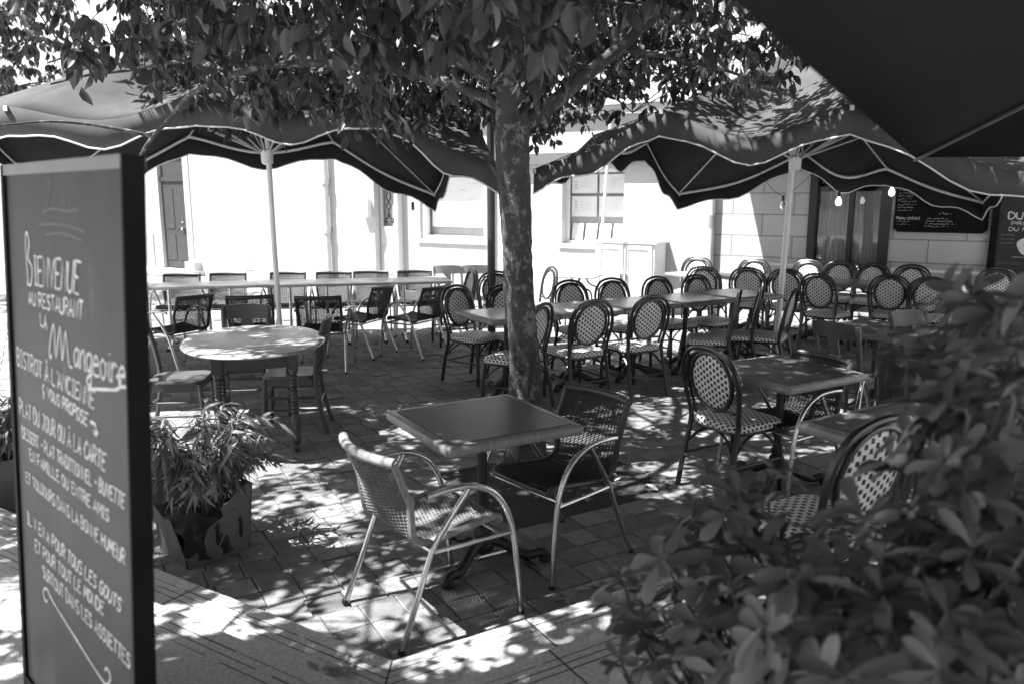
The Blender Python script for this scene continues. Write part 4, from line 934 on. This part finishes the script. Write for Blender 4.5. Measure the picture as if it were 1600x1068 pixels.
# ------------------------------------------------------------------ the tree in the middle of the terrace
def build_tree(root, trunk_pts, radii, limbs, seed, spots, n_leaf, size, mt):
    """trunk, limbs with side branches, then a drooping spray of leaves at every spot, each hung on a twig from the nearest branch"""
    rg = random.Random(seed); tr = MB(); tp = smoothpath(trunk_pts, 14); rr = np.interp(np.linspace(0, 1, len(tp)), np.linspace(0, 1, len(radii)), radii)
    n = 26; rows = []
    for p, r in zip(tp, rr):
        rows.append([p + Vector((math.cos(a), math.sin(a), 0)) * r * (1 + .06 * math.sin(3 * a + p.z * 4) + .05 * math.sin(5 * a - p.z * 7) + rg.uniform(-.05, .05) + (.25 * max(0, math.sin(2.5 * a + 1)) * max(0, 1 - p.z / .35) if p.z < .35 else 0)) for a in np.linspace(0, 2 * PI, n + 1)[:-1]])
    tr.grid(rows, closed=True); tr.build('trunk', M_['bark'], root, 60)
    nodes = []; tw = MB()
    for (z0, az, el, L0, r0) in limbs:
        st = min(tp, key=lambda p: abs(p.z - z0)).copy(); a = R(az); e = R(el); P = [st]; m = 10
        d = Vector((math.cos(a) * math.cos(e), math.sin(a) * math.cos(e), math.sin(e)))
        for i in range(m):
            d = (d + Vector((rg.uniform(-.22, .22), rg.uniform(-.22, .22), rg.uniform(-.16, .12) - (.05 if i > 2 else 0)))).normalized(); P.append(P[-1] + d * L0 / m)
        lb = MB(); P2 = smoothpath(P, 3); lb.tube(P2, [lerp(r0, .012, (i / (len(P2) - 1)) ** .7) for i in range(len(P2))], 8); lb.build('limb', M_['bark'], root, 60)
        nodes += P2[6:]
        for k in range(4):
            q = P2[int((.25 + .18 * k + rg.uniform(0, .1)) * (len(P2) - 1))]; sgn = 1 if k % 2 else -1
            h = a + sgn * rg.uniform(.5, 1.1); dd = Vector((math.cos(h), math.sin(h), rg.uniform(-.15, .35))).normalized(); S1 = [q]; SL = L0 * rg.uniform(.28, .45)
            for i in range(6): dd = (dd + Vector((rg.uniform(-.25, .25), rg.uniform(-.25, .25), rg.uniform(-.15, .08)))).normalized(); S1.append(S1[-1] + dd * SL / 6)
            S1 = smoothpath(S1, 2); tw.tube(S1, [lerp(.016, .005, i / (len(S1) - 1)) for i in range(len(S1))], 6, cap=False); nodes += S1[2:]
    NP = np.array([tuple(p) for p in nodes]); pos = []; tip = []; nrm = []; ln = []
    for c in spots:
        c = Vector(c); dv = NP - np.array(c); k = int((dv * dv).sum(1).argmin()); q = nodes[k]; ds = (c - q).length
        if ds > 2.4: continue
        tw.tube([q, q.lerp(c, .5) + Vector((rg.uniform(-.06, .06), rg.uniform(-.06, .06), .04 + .05 * ds)), c], [.0055, .004, .0025], 4, cap=False)
        hd = (c - q).normalized() if ds > .05 else Vector((1, 0, 0)); f = Vector((hd.x, hd.y, 0)) * .6
        for w in range(3):
            e1 = c + (f + Vector((rg.gauss(0, .7), rg.gauss(0, .7), rg.uniform(-1., .3)))).normalized() * rg.uniform(.16, .36); md = c.lerp(e1, .5) + Vector((0, 0, .03))
            tw.tube([c, md, e1], [.0025, .002, .001], 3, cap=False)
            for j in range(n_leaf // 3):
                u = rg.uniform(.1, 1.05); p = c.lerp(md, u * 2) if u < .5 else md.lerp(e1, u * 2 - 1)
                az = rg.uniform(0, 6.283); sd = Vector((math.cos(az), math.sin(az), 0)); p = p + sd * rg.uniform(.008, .03)
                pos.append(p); tip.append(sd * rg.uniform(.2, .9) + Vector((0, 0, -rg.uniform(.5, 1.5)))); nrm.append((rg.gauss(0, 1), rg.gauss(0, 1), rg.uniform(.1, 1.))); ln.append(rg.uniform(.6, 1.3) * size * (1.25 if p.z > 3.4 else 1.))
    tw.build('twigs', M_['bark'], root, 60)
    ln = np.array(ln); print('leaves', len(pos))
    leaf_mesh('crown', mt, pos, tip, nrm, ln, ln * .5, root)
rc = random.Random(77); spots = []
# thin places in the crown, given by where the sun that comes through them reaches the ground: x, y, radii, share of leaves kept
THIN = [(-1.65, 5.2, .5, .35, .0), (-1.15, 4.3, .5, .5, .2), (-1.28, 2.78, .55, .32, .0), (-1.2, 2.2, .35, .25, .3), (-.02, 2.66, .45, .2, .0), (.42, 2.97, .3, .16, .1), (-.62, 3.3, .4, .35, .06), (-.2, 3.36, .42, .36, .08),
        (-.9, 5.65, .45, .4, .3), (1.05, 6.4, .5, .4, .25), (.5, 5.5, .4, .5, .35), (1.15, 4.85, .4, .4, .4), (-2.2, 3.1, .5, .6, .2), (3.2, 7.2, .9, .7, .6), (-2.0, 2.3, .4, .4, .3)]
def thinned(x, y, z):
    gx, gy = x + .48 * z, y + .15 * z
    for cx, cy, rx, ry, k in THIN:
        if ((gx - cx) / rx) ** 2 + ((gy - cy) / ry) ** 2 < 1: return rc.random() > k
    return False
while len(spots) < 3100:
    a = rc.uniform(0, 2 * PI); r = 4.5 * math.sqrt(rc.random()); x = -.3 + r * math.cos(a); y = 4.2 + r * math.sin(a)
    z = 2.42 + 3.1 * rc.random() ** 1.15 * (1 - .55 * (r / 4.5) ** 2)
    dist = math.hypot(x, y); seen = z - .3 < 1.79 + .26 * dist
    if x > 1.: z += .3
    elif x > .4: z += .15
    if z < 3.05 and (dist < 1.7 or y < .6 or (x > -.7 and y < 2.3)): continue
    side = (x - 2.27) * .875 - (y - 4.6) * .483
    if side > -.35 and y < 5.2 and z < 3.7: continue                                        # clear of the near parasol
    if y > 4.5 and x + .48 * (z - 2.3) < -2.75: continue                                    # the parasol beyond stands in the sun
    gap = math.sin(x * 1.5 + 1.) * math.sin(y * 1.3 + .4) + .6 * math.sin(x * 2.9 - y * 2.2 + z * 1.4)
    if seen and (gap > .3 or rc.random() < (.25 if x < -1.6 else .15)): continue                                  # openings low in the crown
    if thinned(x, y, z): continue
    spots.append((x, y, z))
for n_, (x0, x1), (y0, y1), (z0, z1) in ((330, (-2.6, .2), (-.2, 2.3), (2.9, 4.3)), (170, (-2.3, -.7), (2.7, 3.9), (2.9, 4.6)), (60, (-3.4, -2.), (3.6, 5.), (3.2, 4.6))):
    k = 0
    while k < n_:
        x, y, z = rc.uniform(x0, x1), rc.uniform(y0, y1), rc.uniform(z0, z1)
        if z - .4 < 1.79 + .26 * math.hypot(x, y): continue                                  # extra leaf sprays, kept out of view, added to shade shrub and tables
        k += 1
        if not thinned(x, y, z): spots.append((x, y, z))
for n_, gx, gy, rr in ((190, 1.1, 1.7, .75), (90, 1.15, 1.3, .5), (110, -.75, 2.45, .6), (50, .3, 2.4, .4), (40, -1.6, 3.3, .35), (90, .2, 3.8, .5), (90, -1.5, 5.8, .6), (60, 1.4, 2.6, .5)):
    for k in range(n_):                                                                     # thick places added out of view to keep the tables and the shrub in shade
        z = rc.uniform(3.2, 4.6); a = rc.uniform(0, 6.283); r = rr * math.sqrt(rc.random()); x, y = gx + r * math.cos(a) - .48 * z, gy + r * math.sin(a) - .15 * z
        if z - .4 > 1.79 + .26 * math.hypot(x, y) and not thinned(x, y, z): spots.append((x, y, z))
tree = thing('terrace_tree', 'broad leafy tree with mottled bark growing in the middle of the terrace', 'tree', (0, 0, 0))
limbs = [(2.2, 28, 38, 2.8, .06), (2.5, 55, 42, 3., .055), (2.3, 160, 30, 3.6, .04), (2.4, 205, 30, 4., .04), (2.6, 232, 34, 3.4, .04), (2.7, 185, 30, 3.8, .05), (2.4, 130, 25, 3.4, .05), (2.5, 90, 25, 3.2, .05), (2.75, 265, 28, 2.8, .045), (2.9, 320, 40, 2.2, .04), (2.8, 258, 38, 5.0, .04), (2.9, 240, 42, 4.6, .04), (3.1, 0, 42, 2.8, .04), (3.1, 150, 50, 2.6, .04), (3.2, 240, 50, 2.6, .04), (3.3, 70, 55, 2.6, .04)]
build_tree(tree, [(.10, 5.05, -.04), (.09, 5.05, .12), (.075, 5.05, .8), (.03, 5.05, 1.5), (0, 5.05, 2.1), (0, 5.07, 2.7), (.05, 5.1, 3.8)], [.165, .118, .098, .092, .104, .075, .04], limbs, 7, spots, 24, .1, M_['leaf'])
tree2 = thing('street_tree', 'dense dark tree at the far left, rising behind the sunlit parasol', 'tree', (0, 0, 0))
spots = []
while len(spots) < 330:
    v = Vector((rc.uniform(-1, 1), rc.uniform(-1, 1), rc.uniform(-1, 1)))
    if .2 < v.length < 1: spots.append((-9.4 + v.x * 2.3, 13.5 + v.y * 2.2, 4.6 + v.z * 2.2))
build_tree(tree2, [(-9.6, 13.5, -.04), (-9.6, 13.5, 1.5), (-9.5, 13.5, 3), (-9.4, 13.5, 5)], [.16, .13, .12, .05], [(lerp(2.4, 4.6, k / 11), k * 137.5 % 360, 20 + 4 * k, 2.2, .05) for k in range(12)], 9, spots, 24, .12, M_['leaf'])

# ------------------------------------------------------------------ parasols
def parasol(name, label, base, hub, tips, pole_r=.027, runner=2.18, val=.19, belly=.05, group='large canvas parasols', strut_t=.45, rib_mat='ribwood', cloth='canvas'):
    """tips: (x, y, z, sag of the hem up to the next tip)"""
    root = thing(name, label, 'parasol', base, 0, group); o = Vector(base); hub = Vector(hub) - o
    T = [Vector(t[:3]) - o for t in tips]; n = len(T); hem = []; sags = []; edge_t = []
    m = 12
    for i in range(n):
        a, b = T[i], T[(i + 1) % n]
        for k in range(m):
            t = k / m; p = a.lerp(b, t); p.z -= tips[i][3] * (math.sin(PI * t) ** 1.3); hem.append(p); sags.append(belly * math.sin(PI * t)); edge_t.append((i + t))
    N = len(hem)
    g = MB(); rows = []
    for r in (.015, .12, .25, .4, .55, .7, .82, .92, 1.):
        rows.append([hub.lerp(hem[j], r) - Vector((0, 0, sags[j] * math.sin(PI * r) * 1.2 + .05 * math.sin(PI * r))) for j in range(N)])
    # keep the hem sag from pulling the whole gore: blend
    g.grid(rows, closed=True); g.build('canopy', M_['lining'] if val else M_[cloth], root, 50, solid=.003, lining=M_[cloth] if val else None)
    if val:
        g = MB(); bot = []; mid = []
        for j in range(N):
            out = (hem[j] - Vector((hub.x, hub.y, hem[j].z))).normalized() * .01
            ph = edge_t[j] * 2 * PI * 2
            dz = val + .032 * math.cos(ph)
            fl = out * (1.2 * math.sin(ph * .5))
            bot.append(hem[j] + out + fl - Vector((0, 0, dz))); mid.append(hem[j] + out * .6 + fl * .5 - Vector((0, 0, dz * .5)))
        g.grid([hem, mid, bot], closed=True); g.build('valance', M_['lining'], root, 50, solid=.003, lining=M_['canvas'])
        g = MB(); g.tube(bot, .0075, 6, closed=True); g.build('piping', M_['piping'], root)
        g = MB(); ins = [(Vector((hub.x, hub.y, p.z)) - p).normalized() * .012 for p in hem]
        g.grid([[hem[j] + ins[j] - Vector((0, 0, .002)) for j in range(N)], [hem[j] + ins[j] * 1.3 - Vector((0, 0, .036)) for j in range(N)]], closed=True); g.build('hem_tape', M_['piping'], root, 60, solid=.003)
    rz = runner - o.z
    for i in range(n):
        off = Vector((0, 0, -.03)); a = hub + Vector((0, 0, -.06)); b = T[i] + off * .6
        g = MB(); g.tube([a, a.lerp(b, .5) + off * .8 - Vector((0, 0, .03)), b], .011, 6); rb = g.build('rib', M_[rib_mat], root)
        q = a.lerp(b, strut_t) + off; s = Vector((hub.x, hub.y, rz)); dr = Vector((b.x - hub.x, b.y - hub.y, 0)).normalized() * .05
        g = MB(); g.tube([s + dr, q], .009, 6); g.build('strut', M_[rib_mat], rb)
        if val: g = MB(); g.box(T[i] + Vector((0, 0, -.02)), (.03, .03, .04)); g.build('rib_pocket', M_['piping'], rb, 0)
    g = MB(); g.tube([(0, 0, .05), (hub.x * .5, hub.y * .5, rz * .6), (hub.x, hub.y, hub.z - .02)], pole_r, 14); g.build('pole', M_['polemetal'], root)
    g = MB(); g.lathe([(pole_r + .004, rz - .12), (pole_r + .03, rz - .1), (pole_r + .035, rz + .02), (pole_r + .004, rz + .04)], (hub.x, hub.y, 0), 16); g.build('runner', M_['polemetal'], root)
    g = MB(); g.lathe([(.07, hub.z - .03), (.07, hub.z + .03), (.03, hub.z + .06), (.02, hub.z + .12), (.0, hub.z + .14)], (hub.x, hub.y, 0), 14); g.build('finial', M_['polemetal'], root)
    g = MB(); g.box((0, 0, .02), (.9, .06, .035)); g.box((0, 0, .0195), (.06, .9, .0345)); g.lathe([(.05, .03), (.05, .3), (.035, .32)], n=14); g.build('foot_cross', M_['alu'], root, 0)
    return root
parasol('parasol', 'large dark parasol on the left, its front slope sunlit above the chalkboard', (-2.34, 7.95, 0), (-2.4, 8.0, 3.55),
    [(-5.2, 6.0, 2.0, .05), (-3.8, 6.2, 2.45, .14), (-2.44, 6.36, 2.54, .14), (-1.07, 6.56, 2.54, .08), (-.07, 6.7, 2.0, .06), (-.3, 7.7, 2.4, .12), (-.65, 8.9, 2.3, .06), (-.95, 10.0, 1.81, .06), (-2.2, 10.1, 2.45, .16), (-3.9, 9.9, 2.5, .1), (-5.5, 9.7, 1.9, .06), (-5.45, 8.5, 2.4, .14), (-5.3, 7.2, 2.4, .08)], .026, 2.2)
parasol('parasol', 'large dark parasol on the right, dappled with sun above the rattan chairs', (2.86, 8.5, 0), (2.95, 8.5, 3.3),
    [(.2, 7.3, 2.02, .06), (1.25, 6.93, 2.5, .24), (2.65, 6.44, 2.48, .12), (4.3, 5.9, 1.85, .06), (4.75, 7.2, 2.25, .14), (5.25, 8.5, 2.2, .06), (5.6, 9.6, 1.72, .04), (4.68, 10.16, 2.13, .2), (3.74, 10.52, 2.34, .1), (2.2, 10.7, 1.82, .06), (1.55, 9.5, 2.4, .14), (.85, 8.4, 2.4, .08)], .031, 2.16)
p0 = Vector((2.27, 4.6, 2.0)); e1 = Vector((-.483, -.875, 0)); e2 = Vector((.875, -.483, 0)); L4 = 4.
parasol('parasol', 'very close dark parasol overhead in the upper right corner, seen from below', (2.81, 1.45, .15), (2.81, 1.45, 3.08),
    [(*(p0), 0.), (*(p0 + e1 * 5), 0.), (*(p0 + e1 * 5 + e2 * 4), 0.), (*(p0 + e2 * 4), 0.03)], .03, 2.3, 0, .0, rib_mat='ribgrey', cloth='canvasnear')
t = thing('steel_post', 'thick dark round post behind the tree trunk', 'post', (-.24, 9.26, 0))
g = MB(); g.tube([(0, 0, 0), (0, 0, 3.6)], .048, 18); g.build('shaft', M_['darkpost'], t)
g = MB(); g.lathe([(.075, 0), (.075, .05), (.06, .1), (.05, .14)], n=18); g.build('base_collar', M_['darkpost'], t)
g = MB(); g.lathe([(.05, 3.58), (.06, 3.62), (.04, 3.68), (.0, 3.7)], n=18); g.build('cap', M_['darkpost'], t)
t = thing('flag_pole', 'thin leaning white pole in the sun before the poster window', 'pole', (1.28, 12.0, 0))  # plain thin pole standing on a foot plate
g = MB(); g.tube([(0, 0, 0), (.16, 0, 2.9)], .022, 12); g.build('shaft', M_['polemetal'], t)
g = MB(); g.box((0, 0, .02), (.3, .3, .04)); g.lathe([(.04, .04), (.035, .2), (.02, .22)], n=12); g.build('foot', M_['polemetal'], t, 0)

# string of bulbs under the awning
t = thing('string_lights', 'string of bare light bulbs hanging under the pale awning', 'string lights', (0, 0, 0))
pts = [(3.1, 10.35, 2.12), (3.47, 10.35, 1.78), (3.85, 10.2, 2.1), (4.12, 10.2, 1.83), (4.5, 10.2, 2.08), (4.78, 10.2, 1.95), (5.3, 9.5, 2.1)]
g = MB(); g.tube(smoothpath(pts, 5), .004, 5); g.build('cord', M_['rubber'], t)
for k, (x, y, z) in enumerate(((3.47, 10.35, 1.78), (4.12, 10.2, 1.83), (4.78, 10.2, 1.95))):
    g = MB(); g.lathe([(.012, .0), (.018, -.005), (.018, -.06), (.014, -.065)], (x, y, z), 10); sk = g.build('socket', M_['rubber'], t)
    g = MB(); g.lathe([(.012, -.065), (.016, -.08), (.03, -.105), (.036, -.13), (.03, -.155), (.012, -.17), (.001, -.172)], (x, y, z), 14); g.build('bulb', M_['glass'] if k == 0 else M_['lit'], sk)

# ------------------------------------------------------------------ bamboo planters
def bamboo(x, y, yaw, label, seed, torn=True, hgt=.36, n=60):
    rg = random.Random(seed); t = thing('bamboo_planter', label, 'planter', (x, y, 0), R(yaw), 'bamboo planters')
    s = .185
    def wall(poly, ax):                                            # poly in (along, z); thin plastic wall with a torn rim
        g = MB(); vs = []
        for o in (0, .006):
            for a, z in poly:
                k = s * (1 - .0 + .12 * (z / hgt - 1)); q = a * (k / s)
                vs.append({'f': (q, -k + o, z), 'l': (-k + o, q, z), 'b': (q, k - o, z), 'r': (k - o, q, z)}[ax])
        m = len(poly); g.add(vs, [tuple(range(m)), tuple(range(2 * m - 1, m - 1, -1))] + [(i, m + i, m + (i + 1) % m, (i + 1) % m) for i in range(m)])
        g.build('side', M_['plastic'], t, 0)
    full = [(-s, 0), (s, 0), (s, hgt), (-s, hgt)]
    if torn:
        wall([(-s, 0), (s, 0), (s, hgt), (.11, hgt * .96), (.07, hgt * .84), (.015, hgt * .74), (.03, hgt * .62), (-.06, hgt * .5), (-.09, hgt * .28), (-.15, hgt * .16), (-s, hgt * .14)], 'f')
        wall([(-s, 0), (s, 0), (s, hgt * .7), (.06, hgt * .56), (-.02, hgt * .6), (-.08, hgt * .4), (-.13, hgt * .2), (-s, hgt * .14)], 'l')
    else: wall(full, 'f'); wall(full, 'l')
    wall(full, 'b'); wall(full, 'r')
    g = MB(); k = s * .93; rows = []
    for i in range(9):
        rows.append([Vector((lerp(-k, k, i / 8), lerp(-k, k, j / 8), hgt * (.62 if torn else .85) + rg.uniform(-.02, .02) - (.05 if torn and i + j < 5 else 0))) for j in range(9)])
    g.grid(rows); g.build('soil', M_['soil'], t)
    if torn:
        g = MB(); rows = [[Vector((lerp(-.17, .12, i / 7) , -.165 + .02 * math.sin(i * 2.1 + j), lerp(.02, .24, j / 4) - .015 * math.cos(i * 1.7))) for i in range(8)] for j in range(5)]; g.grid(rows); g.build('liner', M_['liner'], t, 30)
    st = MB(); pos = []; tip = []; nm = []; ln = []
    for k in range(n):
        a = rg.uniform(0, 2 * PI); r0 = rg.uniform(.0, .13); b = Vector((r0 * math.cos(a), r0 * math.sin(a), hgt * .65)); a2 = a + rg.uniform(-.6, .6)
        H_ = rg.uniform(.22, .52); sp = rg.uniform(.06, .27)
        P = [b, b + Vector((math.cos(a2) * sp * .3, math.sin(a2) * sp * .3, H_ * .6)), b + Vector((math.cos(a2) * sp * .8, math.sin(a2) * sp * .8, H_ * .95)), b + Vector((math.cos(a2) * sp * 1.35, math.sin(a2) * sp * 1.35, H_ * .85))]
        P = smoothpath(P, 4); st.tube(P, [lerp(.004, .0012, i / (len(P) - 1)) for i in range(len(P))], 5)
        for j in range(24):
            u = rg.uniform(.3, 1); p = P[int(u * (len(P) - 1))]; aa = a2 + rg.gauss(0, 1.1)
            pos.append(p); tip.append((math.cos(aa), math.sin(aa), rg.uniform(-1.1, .35))); nm.append((rg.gauss(0, .5), rg.gauss(0, .5), 1)); ln.append(rg.uniform(.07, .14))
    st.build('stems', M_['stem'], t); ln = np.array(ln)
    leaf_mesh('foliage', M_['bamboo'], pos, tip, nm, ln, ln * .13 + .003, t, fold=.2, curl=.3, rows=((0, .1), (.25, 1.), (.65, .75), (1, 0)))
bamboo(-1.58, 3.84, 46, 'torn grey planter overflowing with sunlit bamboo leaves, beside the chalkboard', 3)
bamboo(-2.86, 4.35, 40, 'planter with drooping bamboo leaves half hidden at the left edge of the chalkboard', 8, False)

# ------------------------------------------------------------------ the shrub close to the camera
rs = random.Random(17)
shrub = thing('leafy_shrub', 'out of focus shrub with whorls of glossy leaves in the lower right foreground', 'shrub', (.7, 1.5, .3))
SL = Vector((.7, 1.5, .3)); pos = []; tip = []; nm = []; ln = []; st = MB()
blobs = [((0.31, 1.75, 0.83), 0.10, 10), ((0.45, 1.75, 0.95), 0.15, 18), ((0.53, 1.70, 1.12), 0.12, 12), ((0.60, 1.50, 1.03), 0.18, 30), ((0.60, 1.30, 1.02), 0.20, 40), ((0.75, 1.35, 1.08), 0.19, 36), ((0.82, 1.25, 1.14), 0.20, 40), ((0.89, 1.50, 1.33), 0.15, 22), ((0.97, 1.50, 1.48), 0.16, 22), ((0.88, 1.65, 1.42), 0.10, 7), ((0.95, 1.60, 1.58), 0.09, 7), ((0.51, 1.45, 0.88), 0.18, 34), ((0.35, 1.60, 0.76), 0.13, 18), ((0.60, 1.10, 1.09), 0.16, 40), ((0.90, 1.35, 1.33), 0.16, 34), ((.75, 1.4, .75), .3, 70)]
for c, r, n in blobs:
    for k in range(int(n * .72)):
        while True:
            v = Vector((rs.uniform(-1, 1), rs.uniform(-1, 1), rs.uniform(-1, 1)))
            if v.length < 1: break
        p = Vector(c) + v * r
        up = (v * .8 + Vector((rs.gauss(0, .25), rs.gauss(0, .25), .75))).normalized()
        root_ = Vector((.7 + rs.uniform(-.15, .15), 1.5 + rs.uniform(-.12, .12), .3)); mid = root_.lerp(p, .6) + Vector((0, 0, -.04))
        st.tube([q - SL for q in smoothpath([root_, mid, p - up * .06, p], 4)], [lerp(.005, .0022, i / 12) for i in range(13)], 5, cap=False)
        sx = up.orthogonal().normalized(); sy = up.cross(sx); m = rs.randint(6, 9); a0 = rs.uniform(0, 6.28); sz = rs.uniform(.8, 1.15)
        for j in range(m):
            a = a0 + 2 * PI * j / m + rs.uniform(-.25, .25); o = sx * math.cos(a) + sy * math.sin(a); lift = rs.uniform(-.1, .8)
            pos.append(p - SL + up * rs.uniform(-.03, .01)); tip.append(o + up * lift); nm.append(up - o * .3); ln.append(rs.uniform(.06, .1) * sz)
st.build('stems', M_['stem'], shrub); ln = np.array(ln)
leaf_mesh('foliage', M_['shrub'], pos, tip, nm, ln, ln * .38, shrub, fold=.12, curl=.2, rows=((0, .12), (.25, .45), (.5, .85), (.75, 1.), (.92, .7), (1, 0)))

# ------------------------------------------------------------------ dead leaves
rd = random.Random(31); LG = 'dead leaves on the steps and paving'
def litter(n, where, name, label):
    pos = []; tip = []; nm = []
    for k in range(n):
        p = where(); pos.append(p); a = rd.uniform(0, 6.28); tip.append((math.cos(a), math.sin(a), rd.uniform(-.05, .25))); nm.append((rd.gauss(0, .3), rd.gauss(0, .3), 1))
    ln = np.array([rd.uniform(.03, .085) for _ in range(n)])
    o = leaf_mesh(name, M_['litter'], pos, tip, nm, ln, ln * .5, None, .2, -.15); tag(o, label, 'leaf litter', None, 'stuff')
litter(9, lambda: (-.62 + rd.gauss(0, .05), 2.53 + rd.gauss(0, .03), .156), 'dead_leaves', 'small heap of curled dead leaves on the lower step')
litter(26, lambda: tuple(uv2(rd.uniform(-.2, .7), rd.uniform(-.6, .6), .02)), 'dead_leaves', 'dead leaves lying in the tree pit around the trunk')
litter(30, lambda: (.45 + rd.gauss(0, .14), 3.35 + rd.gauss(0, .1), .008), 'dead_leaves', 'dead leaves scattered on the paving beside the dark wicker armchair')
litter(60, lambda: (rd.uniform(-1.2, 2.4), rd.uniform(3.4, 7.5), .006), 'dead_leaves', 'single dead leaves spread thinly over the terrace paving')

# plant on the restaurant's window sill
t = thing('window_plant', 'dark leafy plant in a low trough on the sill of the dark restaurant window', 'potted plant', wp(.2, .55, .04))
g = MB(); wbox(g, -.05, .45, .552, .66, -.02, .09); keep(g.build('trough', M_['rubber'], None, smooth=0), t)
pos = []; tip = []; nm = []
for k in range(150):
    s_ = rd.uniform(-.05, .45); p = wp(s_, .65 + rd.random() ** 1.5 * .22, .035 + rd.uniform(-.05, .06)); pos.append(p); tip.append((rd.gauss(0, 1), rd.gauss(0, 1), rd.uniform(-.3, 1))); nm.append((rd.gauss(0, 1), rd.gauss(0, 1), 1))
ln = np.array([rd.uniform(.05, .1) for _ in pos]); keep(leaf_mesh('foliage', M_['shrub'], pos, tip, nm, ln, ln * .45), t)
